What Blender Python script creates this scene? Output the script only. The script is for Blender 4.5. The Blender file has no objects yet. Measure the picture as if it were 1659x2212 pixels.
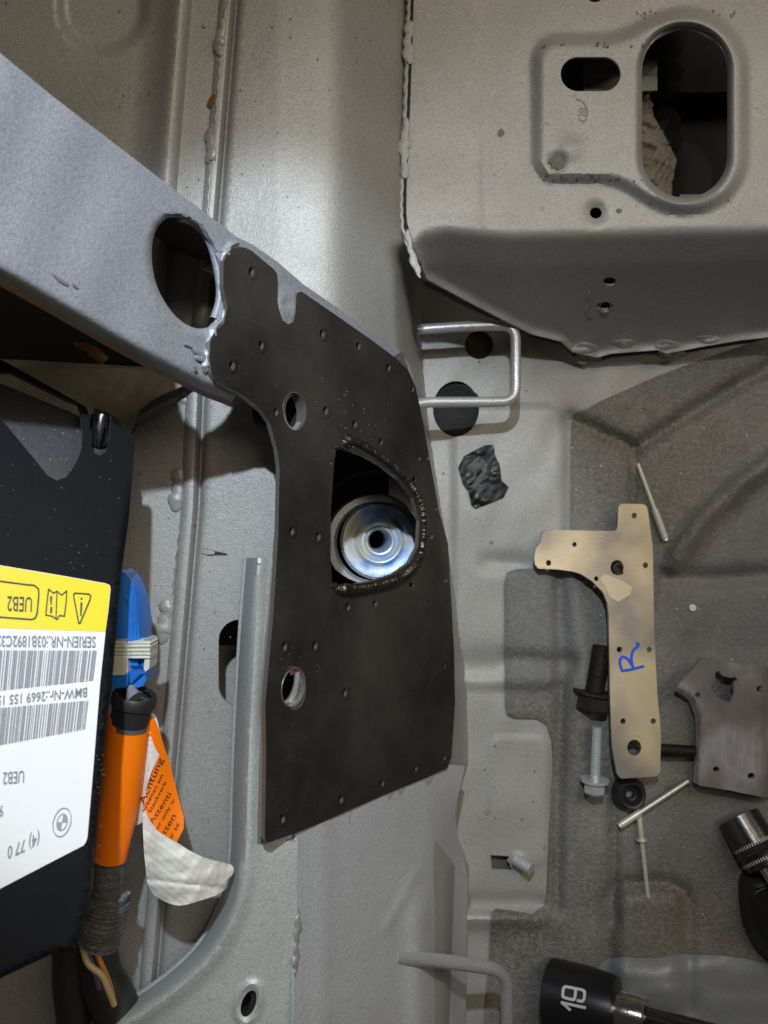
import bpy, math, random
import numpy as np
from mathutils import Vector, Matrix
from mathutils.geometry import delaunay_2d_cdt
random.seed(7); rng = np.random.default_rng(7)
S = bpy.context.scene
COL = S.collection

# ------------------------------------------------------------------ camera, world, lights
CAMZ = 0.42                       # the camera looks straight down at the boot floor (z = 0)
cam_d = bpy.data.cameras.new('camera'); cam = bpy.data.objects.new('camera', cam_d); COL.objects.link(cam)
cam.location = (0, 0, CAMZ); cam_d.sensor_fit = 'HORIZONTAL'; cam_d.sensor_width = 36; cam_d.lens = 36
cam_d.clip_start = 0.01; cam_d.clip_end = 20
cam_d.dof.use_dof = True; cam_d.dof.focus_distance = 0.27; cam_d.dof.aperture_fstop = 34
S.camera = cam
S.render.resolution_x = 768; S.render.resolution_y = 1024
S.view_settings.view_transform = 'Standard'; S.view_settings.look = 'None'
S.view_settings.exposure = -0.24; S.view_settings.gamma = 1
W = bpy.data.worlds.new('World'); S.world = W; W.use_nodes = True
bg = W.node_tree.nodes['Background']; bg.inputs[0].default_value = (1.0, 0.90, 0.76, 1); bg.inputs[1].default_value = 0.045

def light(name, kind, loc, target, energy, color, **kw):
    l = bpy.data.lights.new(name, kind); o = bpy.data.objects.new(name, l); COL.objects.link(o)
    o.location = loc; l.energy = energy; l.color = color
    for k, v in kw.items(): setattr(l, k, v)
    o.rotation_euler = (Vector(target) - Vector(loc)).to_track_quat('-Z', 'Y').to_euler()
    return o
# the torch on the worker's forehead: a cool, hard-edged beam from above the picture
light('head_torch', 'SPOT', (-0.012, 0.19, 0.53), (-0.037, -0.012, 0.14), 5.0, (0.70, 0.85, 1.0),
      spot_size=math.radians(41), spot_blend=0.42, shadow_soft_size=0.005)
light('head_torch_spill', 'SPOT', (-0.012, 0.19, 0.53), (0.15, -0.13, 0.0), 3.6, (0.88, 0.94, 1.0),
      spot_size=math.radians(76), spot_blend=0.7, shadow_soft_size=0.006)
# the workshop lamp overhead; the long strip is added for highlights along folds
light('workshop_lamp', 'AREA', (0.20, 0.75, 1.15), (0.08, 0.0, 0.0), 2.2, (1.0, 0.84, 0.62), size=0.35)
light('added_strip_light', 'AREA', (0.62, 0.42, 1.05), (0.05, 0.12, 0.1), 4.8, (1.0, 0.89, 0.71), shape='RECTANGLE', size=0.10, size_y=1.1)

# ------------------------------------------------------------------ helpers
F = 1659.0
def P(u, v, d): return Vector(((u-829.5)/F*d, (1106-v)/F*d, CAMZ-d))
def P3(U, V, D): return np.stack([(U-829.5)/F*D, (1106-V)/F*D, CAMZ-D], 1)
def A(*x): return np.array(x, float)
def ss(a, b, x):
    t = np.clip((x-a)/(b-a), 0, 1); return t*t*(3-2*t)
def gauss(x, w): return np.exp(-(x/w)**2)
def dist(U, V, poly, closed=False):
    p = np.array(poly, float); q = np.roll(p, -1, 0)
    if not closed: p = p[:-1]; q = q[:-1]
    best = np.full(len(U), 1e9)
    for a, b in zip(p, q):
        ab = b-a; L = max(ab@ab, 1e-9)
        t = np.clip(((U-a[0])*ab[0]+(V-a[1])*ab[1])/L, 0, 1)
        best = np.minimum(best, np.hypot(U-a[0]-t*ab[0], V-a[1]-t*ab[1]))
    return best
def inside(U, V, poly):
    p = np.array(poly, float); r = np.zeros(len(U), bool); n = len(p)
    for i in range(n):
        x1, y1 = p[i]; x2, y2 = p[(i+1) % n]
        if y1 == y2: continue
        c = ((y1 > V) != (y2 > V)) & (U < (x2-x1)*(V-y1)/(y2-y1)+x1)
        r ^= c
    return r
_dirs = [(rng.normal(size=2), rng.uniform(0, 6.28)) for _ in range(14)]
def wob(U, V, scale, seed=0):          # smooth pseudo noise in about -1..1
    o = np.zeros(len(U))
    for i in range(7):
        (dx, dy), ph = _dirs[(i+seed) % 14]; k = 1+.35*i
        o += np.sin((U*dx+V*dy)*k/scale+ph*3+seed)
    return o/4.0
def dens(poly, step, smooth=False, closed=True):
    p = [A(*q) for q in poly]; n = len(p); out = []
    m = n if closed else n-1
    for i in range(m):
        a, b = p[i], p[(i+1) % n]
        k = max(1, int(math.ceil(np.hypot(*(b-a)[:2])/step)))
        if smooth:
            z = p[i-1] if (closed or i > 0) else a; c = p[(i+2) % n] if (closed or i+2 < n) else b
            for j in range(k):
                t = j/k
                out.append(.5*((2*a)+(-z+b)*t+(2*z-5*a+4*b-c)*t*t+(-z+3*a-3*b+c)*t**3))
        else:
            for j in range(k): out.append(a+(b-a)*j/k)
    if not closed: out.append(p[-1])
    return out
def ell(cu, cv, ru, rv, n=20, rot=0):
    c, s = math.cos(rot), math.sin(rot)
    return [(cu+ru*math.cos(t)*c-rv*math.sin(t)*s, cv+ru*math.cos(t)*s+rv*math.sin(t)*c) for t in [2*math.pi*i/n for i in range(n)]]
def rrect(u0, v0, u1, v1, r, n=6):
    o = []
    for cu, cv, a0 in ((u1-r, v1-r, 0), (u0+r, v1-r, 90), (u0+r, v0+r, 180), (u1-r, v0+r, 270)):
        for i in range(n+1):
            a = math.radians(a0+90*i/n); o.append((cu+r*math.cos(a), cv+r*math.sin(a)))
    return o
def wloc(o):
    v = Vector((0, 0, 0))
    while o is not None: v += o.location; o = o.parent
    return v
def build(name, verts, faces, mat, parent=None, mi=None, sharp=40, kind=None):
    off = wloc(parent) if parent else Vector((0, 0, 0))
    me = bpy.data.meshes.new(name)
    me.from_pydata([tuple(Vector(v)-off) for v in verts], [], [tuple(int(i) for i in f) for f in faces])
    mats = mat if isinstance(mat, (list, tuple)) else [mat]
    for m in mats: me.materials.append(m)
    if mi is not None: me.polygons.foreach_set('material_index', mi)
    me.polygons.foreach_set('use_smooth', [True]*len(me.polygons)); me.update()
    if sharp: me.set_sharp_from_angle(angle=math.radians(sharp))
    o = bpy.data.objects.new(name, me); COL.objects.link(o)
    if parent: o.parent = parent
    if kind: o['kind'] = kind
    return o
def thing(name, loc, label, cat, group=None):
    o = bpy.data.objects.new(name, None); COL.objects.link(o); o.location = loc; o.empty_display_size = .01
    o['label'] = label; o['category'] = cat
    if group: o['group'] = group
    return o
def tag(o, label, cat, group=None):
    o['label'] = label; o['category'] = cat
    if group: o['group'] = group
    return o
def sheet(name, outline, holes, dfn, mat, parent=None, step=14, thick=.0012, hstep=5, smooth=False, hsmooth=False,
          rim=None, ostep=None, bottom=True, roundrim=0.0, kind=None, sharp=40, lines=(), lstep=9):
    """a sheet-metal pressing: outline and cut-outs, relief from dfn, a real thickness"""
    ostep = ostep or step*.8
    loops = [dens(outline, ostep, smooth)] + [dens(h, hstep, hsmooth) for h in holes]
    pts = []; edges = []
    for L in loops:
        b = len(pts); pts += [tuple(q[:2]) for q in L]; n = len(L); edges += [(b+i, b+(i+1) % n) for i in range(n)]
    u0, v0 = np.array(pts).min(0); u1, v1 = np.array(pts).max(0)
    gu, gv = np.meshgrid(np.arange(u0, u1, step), np.arange(v0, v1, step*.87))
    gu = gu + (np.arange(gu.shape[0]) % 2)[:, None]*step*.5
    gu = gu.ravel()+rng.uniform(-.12, .12, gu.size)*step; gv = gv.ravel()+rng.uniform(-.12, .12, gv.size)*step
    m = inside(gu, gv, loops[0])
    gu, gv = gu[m], gv[m]
    # rows of points that follow folds and beads, so that narrow relief stays crisp
    for ln in lines:
        q = np.array([tuple(x[:2]) for x in dens(ln, lstep, False, False)])
        ok = inside(q[:, 0], q[:, 1], loops[0]) & (dist(q[:, 0], q[:, 1], loops[0], True) > 1.5)
        for L in loops[1:]: ok &= ~inside(q[:, 0], q[:, 1], L) & (dist(q[:, 0], q[:, 1], L, True) > 1.2)
        prev = None
        near = (gu > q[:, 0].min()-step) & (gu < q[:, 0].max()+step) & (gv > q[:, 1].min()-step) & (gv < q[:, 1].max()+step)
        idx = np.where(near)[0]; kill = idx[dist(gu[idx], gv[idx], q) < step*.42]
        keepm = np.ones(len(gu), bool); keepm[kill] = False; gu, gv = gu[keepm], gv[keepm]
        for i in range(len(q)):
            if ok[i]:
                pts.append(tuple(q[i])); 
                if prev is not None: edges.append((prev, len(pts)-1))
                prev = len(pts)-1
            else: prev = None
    m = np.ones(len(gu), bool)
    for i, L in enumerate(loops):
        if i: m &= ~inside(gu, gv, L)
    gu, gv = gu[m], gv[m]
    m = dist(gu, gv, loops[0], True) > ostep*.45
    for L, h in zip(loops[1:], holes):
        c = np.mean(np.array(L), 0); R = np.max(np.hypot(*(np.array(L)-c).T))
        near = np.hypot(gu-c[0], gv-c[1]) < R+step*1.5
        idx = np.where(near)[0]
        if len(idx): m[idx] &= dist(gu[idx], gv[idx], L, True) > hstep*.6
    arr = np.array(pts)
    allp = np.concatenate([arr, np.stack([gu[m], gv[m]], 1)])
    vc, _, fc, *_ = delaunay_2d_cdt([Vector(p) for p in allp], edges, [], 0, 1e-5)
    uv = np.array([tuple(v) for v in vc]); fc = np.array([f for f in fc if len(f) == 3])
    cen = uv[fc].mean(1); keep = inside(cen[:, 0], cen[:, 1], loops[0])
    for L in loops[1:]: keep &= ~inside(cen[:, 0], cen[:, 1], L)
    fc = fc[keep]
    T = P3(uv[:, 0], uv[:, 1], dfn(uv[:, 0], uv[:, 1]))
    fn = np.cross(T[fc[:, 1]]-T[fc[:, 0]], T[fc[:, 2]]-T[fc[:, 0]])
    if fn[:, 2].sum() < 0: fc = fc[:, ::-1]; fn = -fn
    vn = np.zeros_like(T)
    for k in range(3): np.add.at(vn, fc[:, k], fn)
    vn /= np.maximum(np.linalg.norm(vn, axis=1), 1e-12)[:, None]
    n = len(T)
    dirs = np.concatenate([fc[:, [0, 1]], fc[:, [1, 2]], fc[:, [2, 0]]])
    es = set(map(tuple, dirs)); bnd = [(a, b) for a, b in es if (b, a) not in es]
    faces = [tuple(f) for f in fc]; mi = [0]*len(faces)
    B = T - (vn*thick if thick < .004 else np.array([0, 0, thick]))
    if bottom: faces += [tuple(f[::-1]+n) for f in fc]; mi += [0]*len(fc)
    for a, b in bnd:
        faces.append((a, a+n, b+n, b)); mi.append(1 if rim else 0)
    o = build(name, np.concatenate([T, B]), faces, [mat, rim] if rim else mat, parent, mi, sharp, kind)
    if roundrim:
        md = o.modifiers.new('edge', 'BEVEL'); md.width = roundrim; md.segments = 2; md.limit_method = 'ANGLE'; md.angle_limit = math.radians(60)
        md.harden_normals = False
    return o
def tube(name, path, rad, mat, parent=None, seg=14, closed=False, caps=True, flat=None, kind=None, sharp=40):
    pts = [Vector(p) for p in path]; n = len(pts)
    if not hasattr(rad, '__len__'): rad = [rad]*n
    verts = []; faces = []; up = None
    for i, p in enumerate(pts):
        if closed: t = (pts[(i+1) % n]-pts[i-1])
        else: t = pts[min(i+1, n-1)]-pts[max(i-1, 0)]
        if t.length < 1e-9: t = pts[min(i+2, n-1)]-pts[max(i-2, 0)]
        t.normalize()
        if up is None:
            up = Vector((0, 0, 1)) if abs(t.z) < .9 else Vector((0, 1, 0))
        s = t.cross(up).normalized(); up = s.cross(t).normalized()
        for k in range(seg):
            a = 2*math.pi*k/seg
            verts.append(p+s*math.cos(a)*rad[i]+up*math.sin(a)*rad[i]*(flat or 1))
    m = n if closed else n-1
    for i in range(m):
        j = (i+1) % n
        for k in range(seg):
            faces.append((i*seg+k, i*seg+(k+1) % seg, j*seg+(k+1) % seg, j*seg+k))
    if caps and not closed:
        faces.append(tuple(range(seg))[::-1]); faces.append(tuple((n-1)*seg+k for k in range(seg)))
    faces = [f[::-1] for f in faces]
    return build(name, verts, faces, mat, parent, None, sharp, kind)
def lathe(name, p0, axis, prof, mat, parent=None, seg=32, up=None, sharp=35):
    """prof: list of (distance along axis, radius), walks the outline"""
    ax = Vector(axis).normalized(); u = Vector((0, 0, 1)) if abs(ax.z) < .9 else Vector((0, 1, 0))
    s = ax.cross(u).normalized(); u = s.cross(ax)
    verts = []; faces = []
    for t, r in prof:
        for k in range(seg):
            a = 2*math.pi*k/seg; verts.append(Vector(p0)+ax*t+(s*math.cos(a)+u*math.sin(a))*r)
    for i in range(len(prof)-1):
        for k in range(seg):
            faces.append((i*seg+k, (i+1)*seg+k, (i+1)*seg+(k+1) % seg, i*seg+(k+1) % seg))
    faces = [f for f in faces]
    return build(name, verts, faces, mat, parent, None, sharp)
def flatmark(name, polys, dfn, mat, parent, lift=.00025):
    """flat print: quads / polygons given in picture space on a surface"""
    verts = []; faces = []
    for pl in polys:
        b = len(verts); a = np.array(pl, float); D = dfn(a[:, 0], a[:, 1])-lift
        verts += [tuple(x) for x in P3(a[:, 0], a[:, 1], D)]
        f = list(range(b, b+len(pl)))
        faces.append(tuple(f[::-1]))
    o = build(name, verts, faces, mat, parent, None, 0)
    me = o.data
    if sum(p.normal.z for p in me.polygons) < 0: me.flip_normals()
    return o
def stroke(poly, w, closed=False):
    """turn a line into quads of width w (picture units)"""
    p = [A(*q) for q in poly]; out = []
    if closed: p = p+[p[0]]
    for a, b in zip(p[:-1], p[1:]):
        t = (b-a)/max(np.hypot(*(b-a)), 1e-6); nn = A(-t[1], t[0])*w/2; e = t*w*.3
        out.append([a-e-nn, b+e-nn, b+e+nn, a-e+nn])
    return out
def text(name, s, org, ex, ey, dfn, mat, parent, lift=.0003, align='LEFT', spacing=1.0, bold=0.0):
    c = bpy.data.curves.new('t', 'FONT'); c.body = s; c.size = 1; c.align_x = align; c.space_character = spacing; c.offset = bold
    c.resolution_u = 3
    t = bpy.data.objects.new('t', c); COL.objects.link(t)
    bpy.context.view_layer.update()
    me = bpy.data.meshes.new_from_object(t.evaluated_get(bpy.context.evaluated_depsgraph_get()))
    v = np.array([tuple(x.co) for x in me.vertices]); f = [tuple(p.vertices) for p in me.polygons]
    bpy.data.objects.remove(t); bpy.data.curves.remove(c); bpy.data.meshes.remove(me)
    U = org[0]+v[:, 0]*ex[0]+v[:, 1]*ey[0]; V = org[1]+v[:, 0]*ex[1]+v[:, 1]*ey[1]
    o = build(name, P3(U, V, dfn(U, V)-lift), f, mat, parent, None, 0)
    return o

def lump(parent, u, v, ru, rv, dfn, mat, name='weld_blob', h=.4):
    D = float(dfn(A(u), A(v))[0]); px = D/F; vs = []; fs = []
    n, k = 12, 5
    for j in range(k):
        a = j/(k-1)*math.pi/2
        for i in range(n):
            b = 2*math.pi*i/n; w = 1+.12*math.sin(3*b+u)
            uu = u+ru*w*math.cos(a)*math.cos(b); vv = v+rv*w*math.cos(a)*math.sin(b)
            dd = float(dfn(A(uu), A(vv))[0])
            vs.append(P(uu, vv, dd-h*min(ru, rv)*px*math.sin(a)))
    for j in range(k-1):
        for i in range(n): fs.append((j*n+i, j*n+n+i, j*n+n+(i+1) % n, j*n+(i+1) % n))
    fs.append(tuple((k-1)*n+i for i in range(n)))
    o = build(name, vs, fs, mat, parent, None, 60)
    return o

# ------------------------------------------------------------------ materials
class M:
    def __init__(s, name):
        s.m = bpy.data.materials.new(name); s.m.use_nodes = True; s.nt = s.m.node_tree; s.n = s.nt.nodes; s.l = s.nt.links
        s.b = s.n['Principled BSDF']; s.tc = s.n.new('ShaderNodeTexCoord').outputs['Object']
    def noise(s, scale, detail=3, rough=.55, stretch=None):
        t = s.n.new('ShaderNodeTexNoise'); t.inputs['Scale'].default_value = scale; t.inputs['Detail'].default_value = detail; t.inputs['Roughness'].default_value = rough
        if stretch:
            mp = s.n.new('ShaderNodeMapping'); mp.inputs['Scale'].default_value = stretch; s.l.new(s.tc, mp.inputs[0]); s.l.new(mp.outputs[0], t.inputs[0])
        else: s.l.new(s.tc, t.inputs[0])
        return t.outputs['Fac']
    def ramp(s, x, *stops):
        r = s.n.new('ShaderNodeValToRGB'); e = r.color_ramp.elements
        while len(e) < len(stops): e.new(.5)
        for k, (p, c) in enumerate(stops):
            e[k].position = p; e[k].color = (c, c, c, 1) if not hasattr(c, '__len__') else (*c, 1)
        s.l.new(x, r.inputs[0]); return r.outputs[0]
    def mix(s, f, a, b, mode='MIX'):
        x = s.n.new('ShaderNodeMix'); x.data_type = 'RGBA'; x.blend_type = mode
        for sock, val in ((x.inputs[0], f), (x.inputs[6], a), (x.inputs[7], b)):
            if hasattr(val, 'links') or isinstance(val, bpy.types.NodeSocket): s.l.new(val, sock)
            else: sock.default_value = val if not hasattr(val, '__len__') else (*val, 1)
        return x.outputs[2]
    def bump(s, h, strength, distance, prev=None):
        b = s.n.new('ShaderNodeBump'); b.inputs['Strength'].default_value = strength; b.inputs['Distance'].default_value = distance
        s.l.new(h, b.inputs['Height'])
        if prev is not None: s.l.new(prev, b.inputs['Normal'])
        return b.outputs[0]
    def set(s, **k):
        for a, v in k.items():
            sock = s.b.inputs[a.replace('_', ' ')]
            if isinstance(v, bpy.types.NodeSocket): s.l.new(v, sock)
            else: sock.default_value = v if not hasattr(v, '__len__') else (*v, 1)
        return s.m
def paint(name, c, rough=.45, metal=.45, dirt=.5, orange=1.0, dust=True):
    m = M(name)
    big = m.noise(22, 4); fine = m.noise(1700, 2); spk = m.noise(330, 3, .6); smear = m.noise(9, 5, .65)
    c0 = tuple(x*.86 for x in c); c1 = tuple(min(1, x*1.10) for x in c)
    col = m.mix(big, c0, c1)
    col = m.mix(m.ramp(fine, (.35, 0), (.70, 1)), col, tuple(min(1, x*1.32) for x in c)); col = m.mix(m.ramp(m.noise(800, 3, .7), (.36, .30), (.5, 0)), col, tuple(x*.6 for x in c))
    col = m.mix(m.ramp(spk, (.70, 0), (.735, dirt)), col, (.05, .045, .035))
    col = m.mix(m.ramp(smear, (.56, 0), (.74, .30*dirt)), col, (.14, .12, .085))
    nb = m.bump(fine, .28*orange, .0005); nb = m.bump(m.noise(420, 2), .16*orange, .0007, nb); nb = m.bump(m.noise(60, 3), .10, .002, nb)
    return m.set(Base_Color=col, Metallic=metal, Roughness=m.ramp(big, (.3, rough-.06), (.7, rough+.10)), Normal=nb)
def plain(name, c, rough=.5, metal=0.0, var=.15, scale=60, bscale=500, bs=.2, bd=.0004, **kw):
    m = M(name); n = m.noise(scale, 4)
    col = m.mix(n, tuple(x*(1-var) for x in c), tuple(min(1, x*(1+var)) for x in c))
    return m.set(Base_Color=col, Roughness=rough, Metallic=metal, Normal=m.bump(m.noise(bscale, 3), bs, bd), **kw)
PAINT = paint('silver_paint', (.335, .33, .315), rough=.54, metal=.34)
PAINTB = paint('silver_paint_beam', (.30, .31, .345), rough=.46, metal=.3, dirt=.25)
PAINTG = paint('pale_grey_paint', (.46, .48, .46), rough=.5, metal=.3, dirt=.25)
FLOORP = paint('floor_paint', (.33, .32, .30), rough=.52, metal=.15, dirt=.6)
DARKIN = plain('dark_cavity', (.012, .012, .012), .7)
STEELB = plain('bare_steel', (.55, .53, .50), .28, 1.0, .2, 300, 900, .3)
def brushed(name, c, rough, st, var=.25):
    m = M(name); n = m.noise(120, 4, .6, st); b = m.noise(25, 4)
    col = m.mix(n, tuple(x*(1-var) for x in c), tuple(min(1, x*(1+var)) for x in c))
    col = m.mix(m.ramp(b, (.35, .0), (.75, .55)), col, tuple(x*.62 for x in c))
    return m.set(Base_Color=col, Metallic=.55, Roughness=m.ramp(b, (.3, rough), (.7, rough+.18)), Normal=m.bump(n, .12, .0004))
SHINY = brushed('ground_steel', (.50, .49, .47), .26, (6, .6, 6))
GROUND = brushed('dark_ground_steel', (.22, .215, .20), .30, (8, .5, 8))
# black oxide sheet of the repair plate
m = M('mill_scale_steel')
b = m.noise(14, 5, .6); n = m.noise(70, 4); sc = m.noise(260, 2, .5, (1, 9, 1)); dust = m.noise(900, 2, .6)
col = m.mix(m.ramp(b, (.35, 0), (.68, 1)), (.017, .0158, .0148), (.076, .067, .059))  # paler patches paint uneven sheen into the dark plate
col = m.mix(m.ramp(n, (.58, 0), (.78, .4)), col, (.075, .068, .058))
col = m.mix(m.ramp(sc, (.70, 0), (.76, .5)), col, (.16, .15, .14))
col = m.mix(m.ramp(dust, (.735, 0), (.76, .8)), col, (.35, .34, .32))
SCALE = m.set(Base_Color=col, Metallic=.35, Roughness=m.ramp(n, (.3, .30), (.75, .50)), Normal=m.bump(n, .12, .001))
m = M('weld_metal'); n = m.noise(700, 4)
WELD = m.set(Base_Color=m.mix(n, (.035, .030, .026), (.16, .14, .11)), Metallic=.9, Roughness=m.ramp(n, (.3, .22), (.7, .5)), Normal=m.bump(n, .5, .0006))
# bitumen sound-deadening mat
m = M('bitumen_mat'); a = m.noise(16, 5, .6); g = m.noise(420, 4, .7); h = m.noise(1500, 3, .7); st = m.noise(45, 5, .6)
col = m.mix(m.ramp(a, (.3, 0), (.7, 1)), (.115, .108, .095), (.235, .22, .19)); col = m.mix(m.ramp(g, (.42, 0), (.66, .55)), col, (.32, .305, .275))
col = m.mix(m.ramp(st, (.58, 0), (.72, .55)), col, (.085, .07, .05))
col = m.mix(m.ramp(h, (.30, .8), (.46, 0)), col, (.03, .028, .024)); col = m.mix(m.ramp(m.noise(1100, 2, .6), (.62, 0), (.72, .6)), col, (.48, .465, .43))
col = m.mix(m.ramp(m.noise(7, 3), (.50, 0), (.66, .55)), col, (.17, .185, .205))
MAT = m.set(Base_Color=col, Roughness=.62, Metallic=.15, Normal=m.bump(h, .5, .0007, m.bump(g, .55, .0016, m.bump(st, .3, .003))))
BOXM = plain('black_coated_steel', (.0065, .0072, .0095), .55, .0, .3, 40, 900, .12, Specular_IOR_Level=.08)
BOXE = plain('black_box_edge', (.09, .09, .095), .38, .3, .3, 200, 900, .4)
YEL = plain('yellow_label', (.80, .66, .0), .4, 0, .05, 20, 600, .05)
WHT = plain('white_label', (.78, .79, .80), .38, 0, .03, 20, 600, .05)
INK = plain('black_print', (.03, .03, .035), .5); INKG = plain('grey_print', (.22, .23, .27), .5)
BLUEP = plain('blue_plastic', (.02, .17, .62), .32, 0, .12, 60, 900, .05)
WHP = plain('ivory_plastic', (.60, .60, .54), .42, 0, .06, 60, 900, .05)
ORG = plain('orange_tape', (1.0, .20, .0), .45, 0, .06, 60, 900, .08)
m = M('fabric_tape'); n = m.noise(900, 3, .6, (1, 1, 1)); CLOTH = m.set(Base_Color=m.mix(n, (.02, .02, .022), (.16, .16, .16)), Roughness=.7, Normal=m.bump(n, .8, .001))
GREYT = plain('grey_tape', (.10, .10, .105), .42, 0, .4, 200, 500, .7, .0015)
RUB = plain('black_rubber', (.018, .018, .019), .5, 0, .3, 100, 700, .3)
RUBG = plain('dusty_rubber_plug', (.026, .025, .024), .75, 0, .7, 90, 700, .3, Specular_IOR_Level=.15)
PAPER = plain('paper_backing', (.74, .72, .66), .6, 0, .10, 70, 260, .35, .0012)
TAN = None
m = M('tan_steel_sheen'); n = m.noise(19, 3, .5); s_ = m.noise(200, 3, .6, (1, 6, 1))
col = m.mix(m.ramp(n, (.40, 0), (.60, 1)), (.36, .31, .26), (.86, .70, .45)); col = m.mix(m.ramp(s_, (.62, 0), (.8, .4)), col, (.20, .17, .14))  # pale tan against grey paints in warm highlights and blurred reflections
TAN = m.set(Base_Color=col, Metallic=.4, Roughness=m.ramp(n, (.3, .42), (.7, .28)), Normal=m.bump(s_, .1, .0005))
BR2_ = brushed('steel_painted_streaks', (.52, .49, .47), .30, (3, 1.2, 3), .35)
m = M('steel_painted_streaks'); n = m.noise(24, 3, .5); n2 = m.noise(110, 3, .6, (5, .5, 1))
col = m.ramp(n, (.36, (.25, .23, .22)), (.50, (.36, .34, .335)), (.62, (.60, .59, .64)), (.74, (.38, .36, .35)))  # the pale bluish band of the ramp paints reflections onto the steel
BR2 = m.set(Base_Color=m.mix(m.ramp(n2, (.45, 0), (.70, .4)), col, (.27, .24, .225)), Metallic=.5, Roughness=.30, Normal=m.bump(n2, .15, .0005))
ZINC = plain('zinc_plated', (.62, .66, .66), .30, .55, .15, 200, 900, .2)
ALU = plain('rivet_aluminium', (.72, .69, .60), .36, .4, .12, 300, 900, .2)
RUSTB = plain('dark_rusty_bolt', (.042, .030, .023), .55, .6, .5, 120, 500, .7, .001)
SOCK = plain('black_oxide_socket', (.022, .022, .024), .34, .6, .3, 80, 900, .12)
CHRO = plain('worn_chrome', (.52, .50, .46), .16, 1.0, .15, 200, 900, .1)
CHRD = plain('dark_chrome', (.16, .155, .15), .14, 1.0, .3, 150, 900, .1)
ETCH = plain('laser_etching', (.55, .56, .56), .5)
PEN = plain('blue_marker', (.02, .10, .70), .5)
m = M('iridescent_zinc'); n = m.noise(70, 4, .6); n2 = m.noise(130, 3)
col = m.ramp(n, (.34, (.22, .45, .88)), (.48, (.62, .74, .90)), (.60, (.80, .74, .56)), (.75, (.36, .62, .85)))
IRID = m.set(Base_Color=col, Metallic=.28, Roughness=.38, Normal=m.bump(n2, .3, .001))
m = M('seam_sealer'); n = m.noise(180, 3); SEAL = m.set(Base_Color=m.mix(n, (.27, .265, .25), (.36, .35, .33)), Metallic=.2, Roughness=.42, Normal=m.bump(n, .3, .001))
RUST = plain('rust_stain', (.20, .085, .02), .75, 0, .5, 300, 900, .5)
m = M('smeared_sealant'); n = m.noise(90, 4)
TAR = m.set(Specular_IOR_Level=.18, Base_Color=m.ramp(n, (.45, (.008, .008, .008)), (.66, (.022, .022, .024)), (.85, (.07, .07, .07))), Roughness=m.ramp(n, (.3, .22), (.7, .5)), Normal=m.bump(n, .25, .001))
WIREC = plain('cream_wire', (.62, .48, .26), .4); WIREO = plain('orange_wire', (.55, .22, .04), .4)
CLIPO = plain('amber_clip', (.38, .17, .03), .45); FOAM = plain('tan_lining', (.17, .14, .095), .6, 0, .3, 120, 400, .6, .002)
RED_REFL = plain('red_reflection_edge', (.34, .20, .175), .55, .1, .15)
CLEAR = None

# ------------------------------------------------------------------ relief functions (depth below the camera, metres)
def plane(U, off=0.0): return .309/(1-1.64*(U-829.5)/F)+off
def seam(V): return np.interp(V, [-400, 0, 480, 830, 1100, 1650, 2000, 2400], [522, 507, 468, 436, 425, 378, 345, 312])
RB = [(894, -300), (884, 0), (872, 300), (868, 470), (905, 590), (917, 800), (932, 950), (957, 1100), (992, 1300), (1014, 1500), (1016, 1650),
      (987, 1755), (990, 1800), (1020, 1870), (1012, 2212), (1008, 2450)]
def rbv(V): a = np.array(RB, float); return np.interp(V, a[:, 1], a[:, 0])
def d_side(U, V):
    s = seam(V); t = U-s
    base = .283+np.maximum(U-600, 0)*2e-5
    pl = plane(U, .0042)
    k = .0034; d = base+k*np.logaddexp(0, (pl-base)/k)          # rounded fold between the two flats
    d = d-.0024*np.sqrt(np.clip(1-((t+17)/16)**2, 0, 1))+.0042*gauss(t-5, 6)
    up = ss(760, 560, V)
    e = np.where(t < -100, gauss(t+118, 26), ss(-92, -100, t)*gauss(-100+118, 26))
    d = d-up*.0055*e+up*ss(-130, -200, t)*.003
    # U shaped pressing, top left
    cv = np.minimum(V-18, 0)*0+np.maximum(V-18, 0); r = np.hypot(U-222, cv)
    d = d+.0050*ss(104, 78, r)
    R = rbv(V); low = ss(520, 620, V)
    d = d+low*(.424-d)*ss(-58, 6, U-R)
    return d+.0004*wob(U, V, 190, 3)
def d_side2(U, V): return d_side(U, V)

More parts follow.
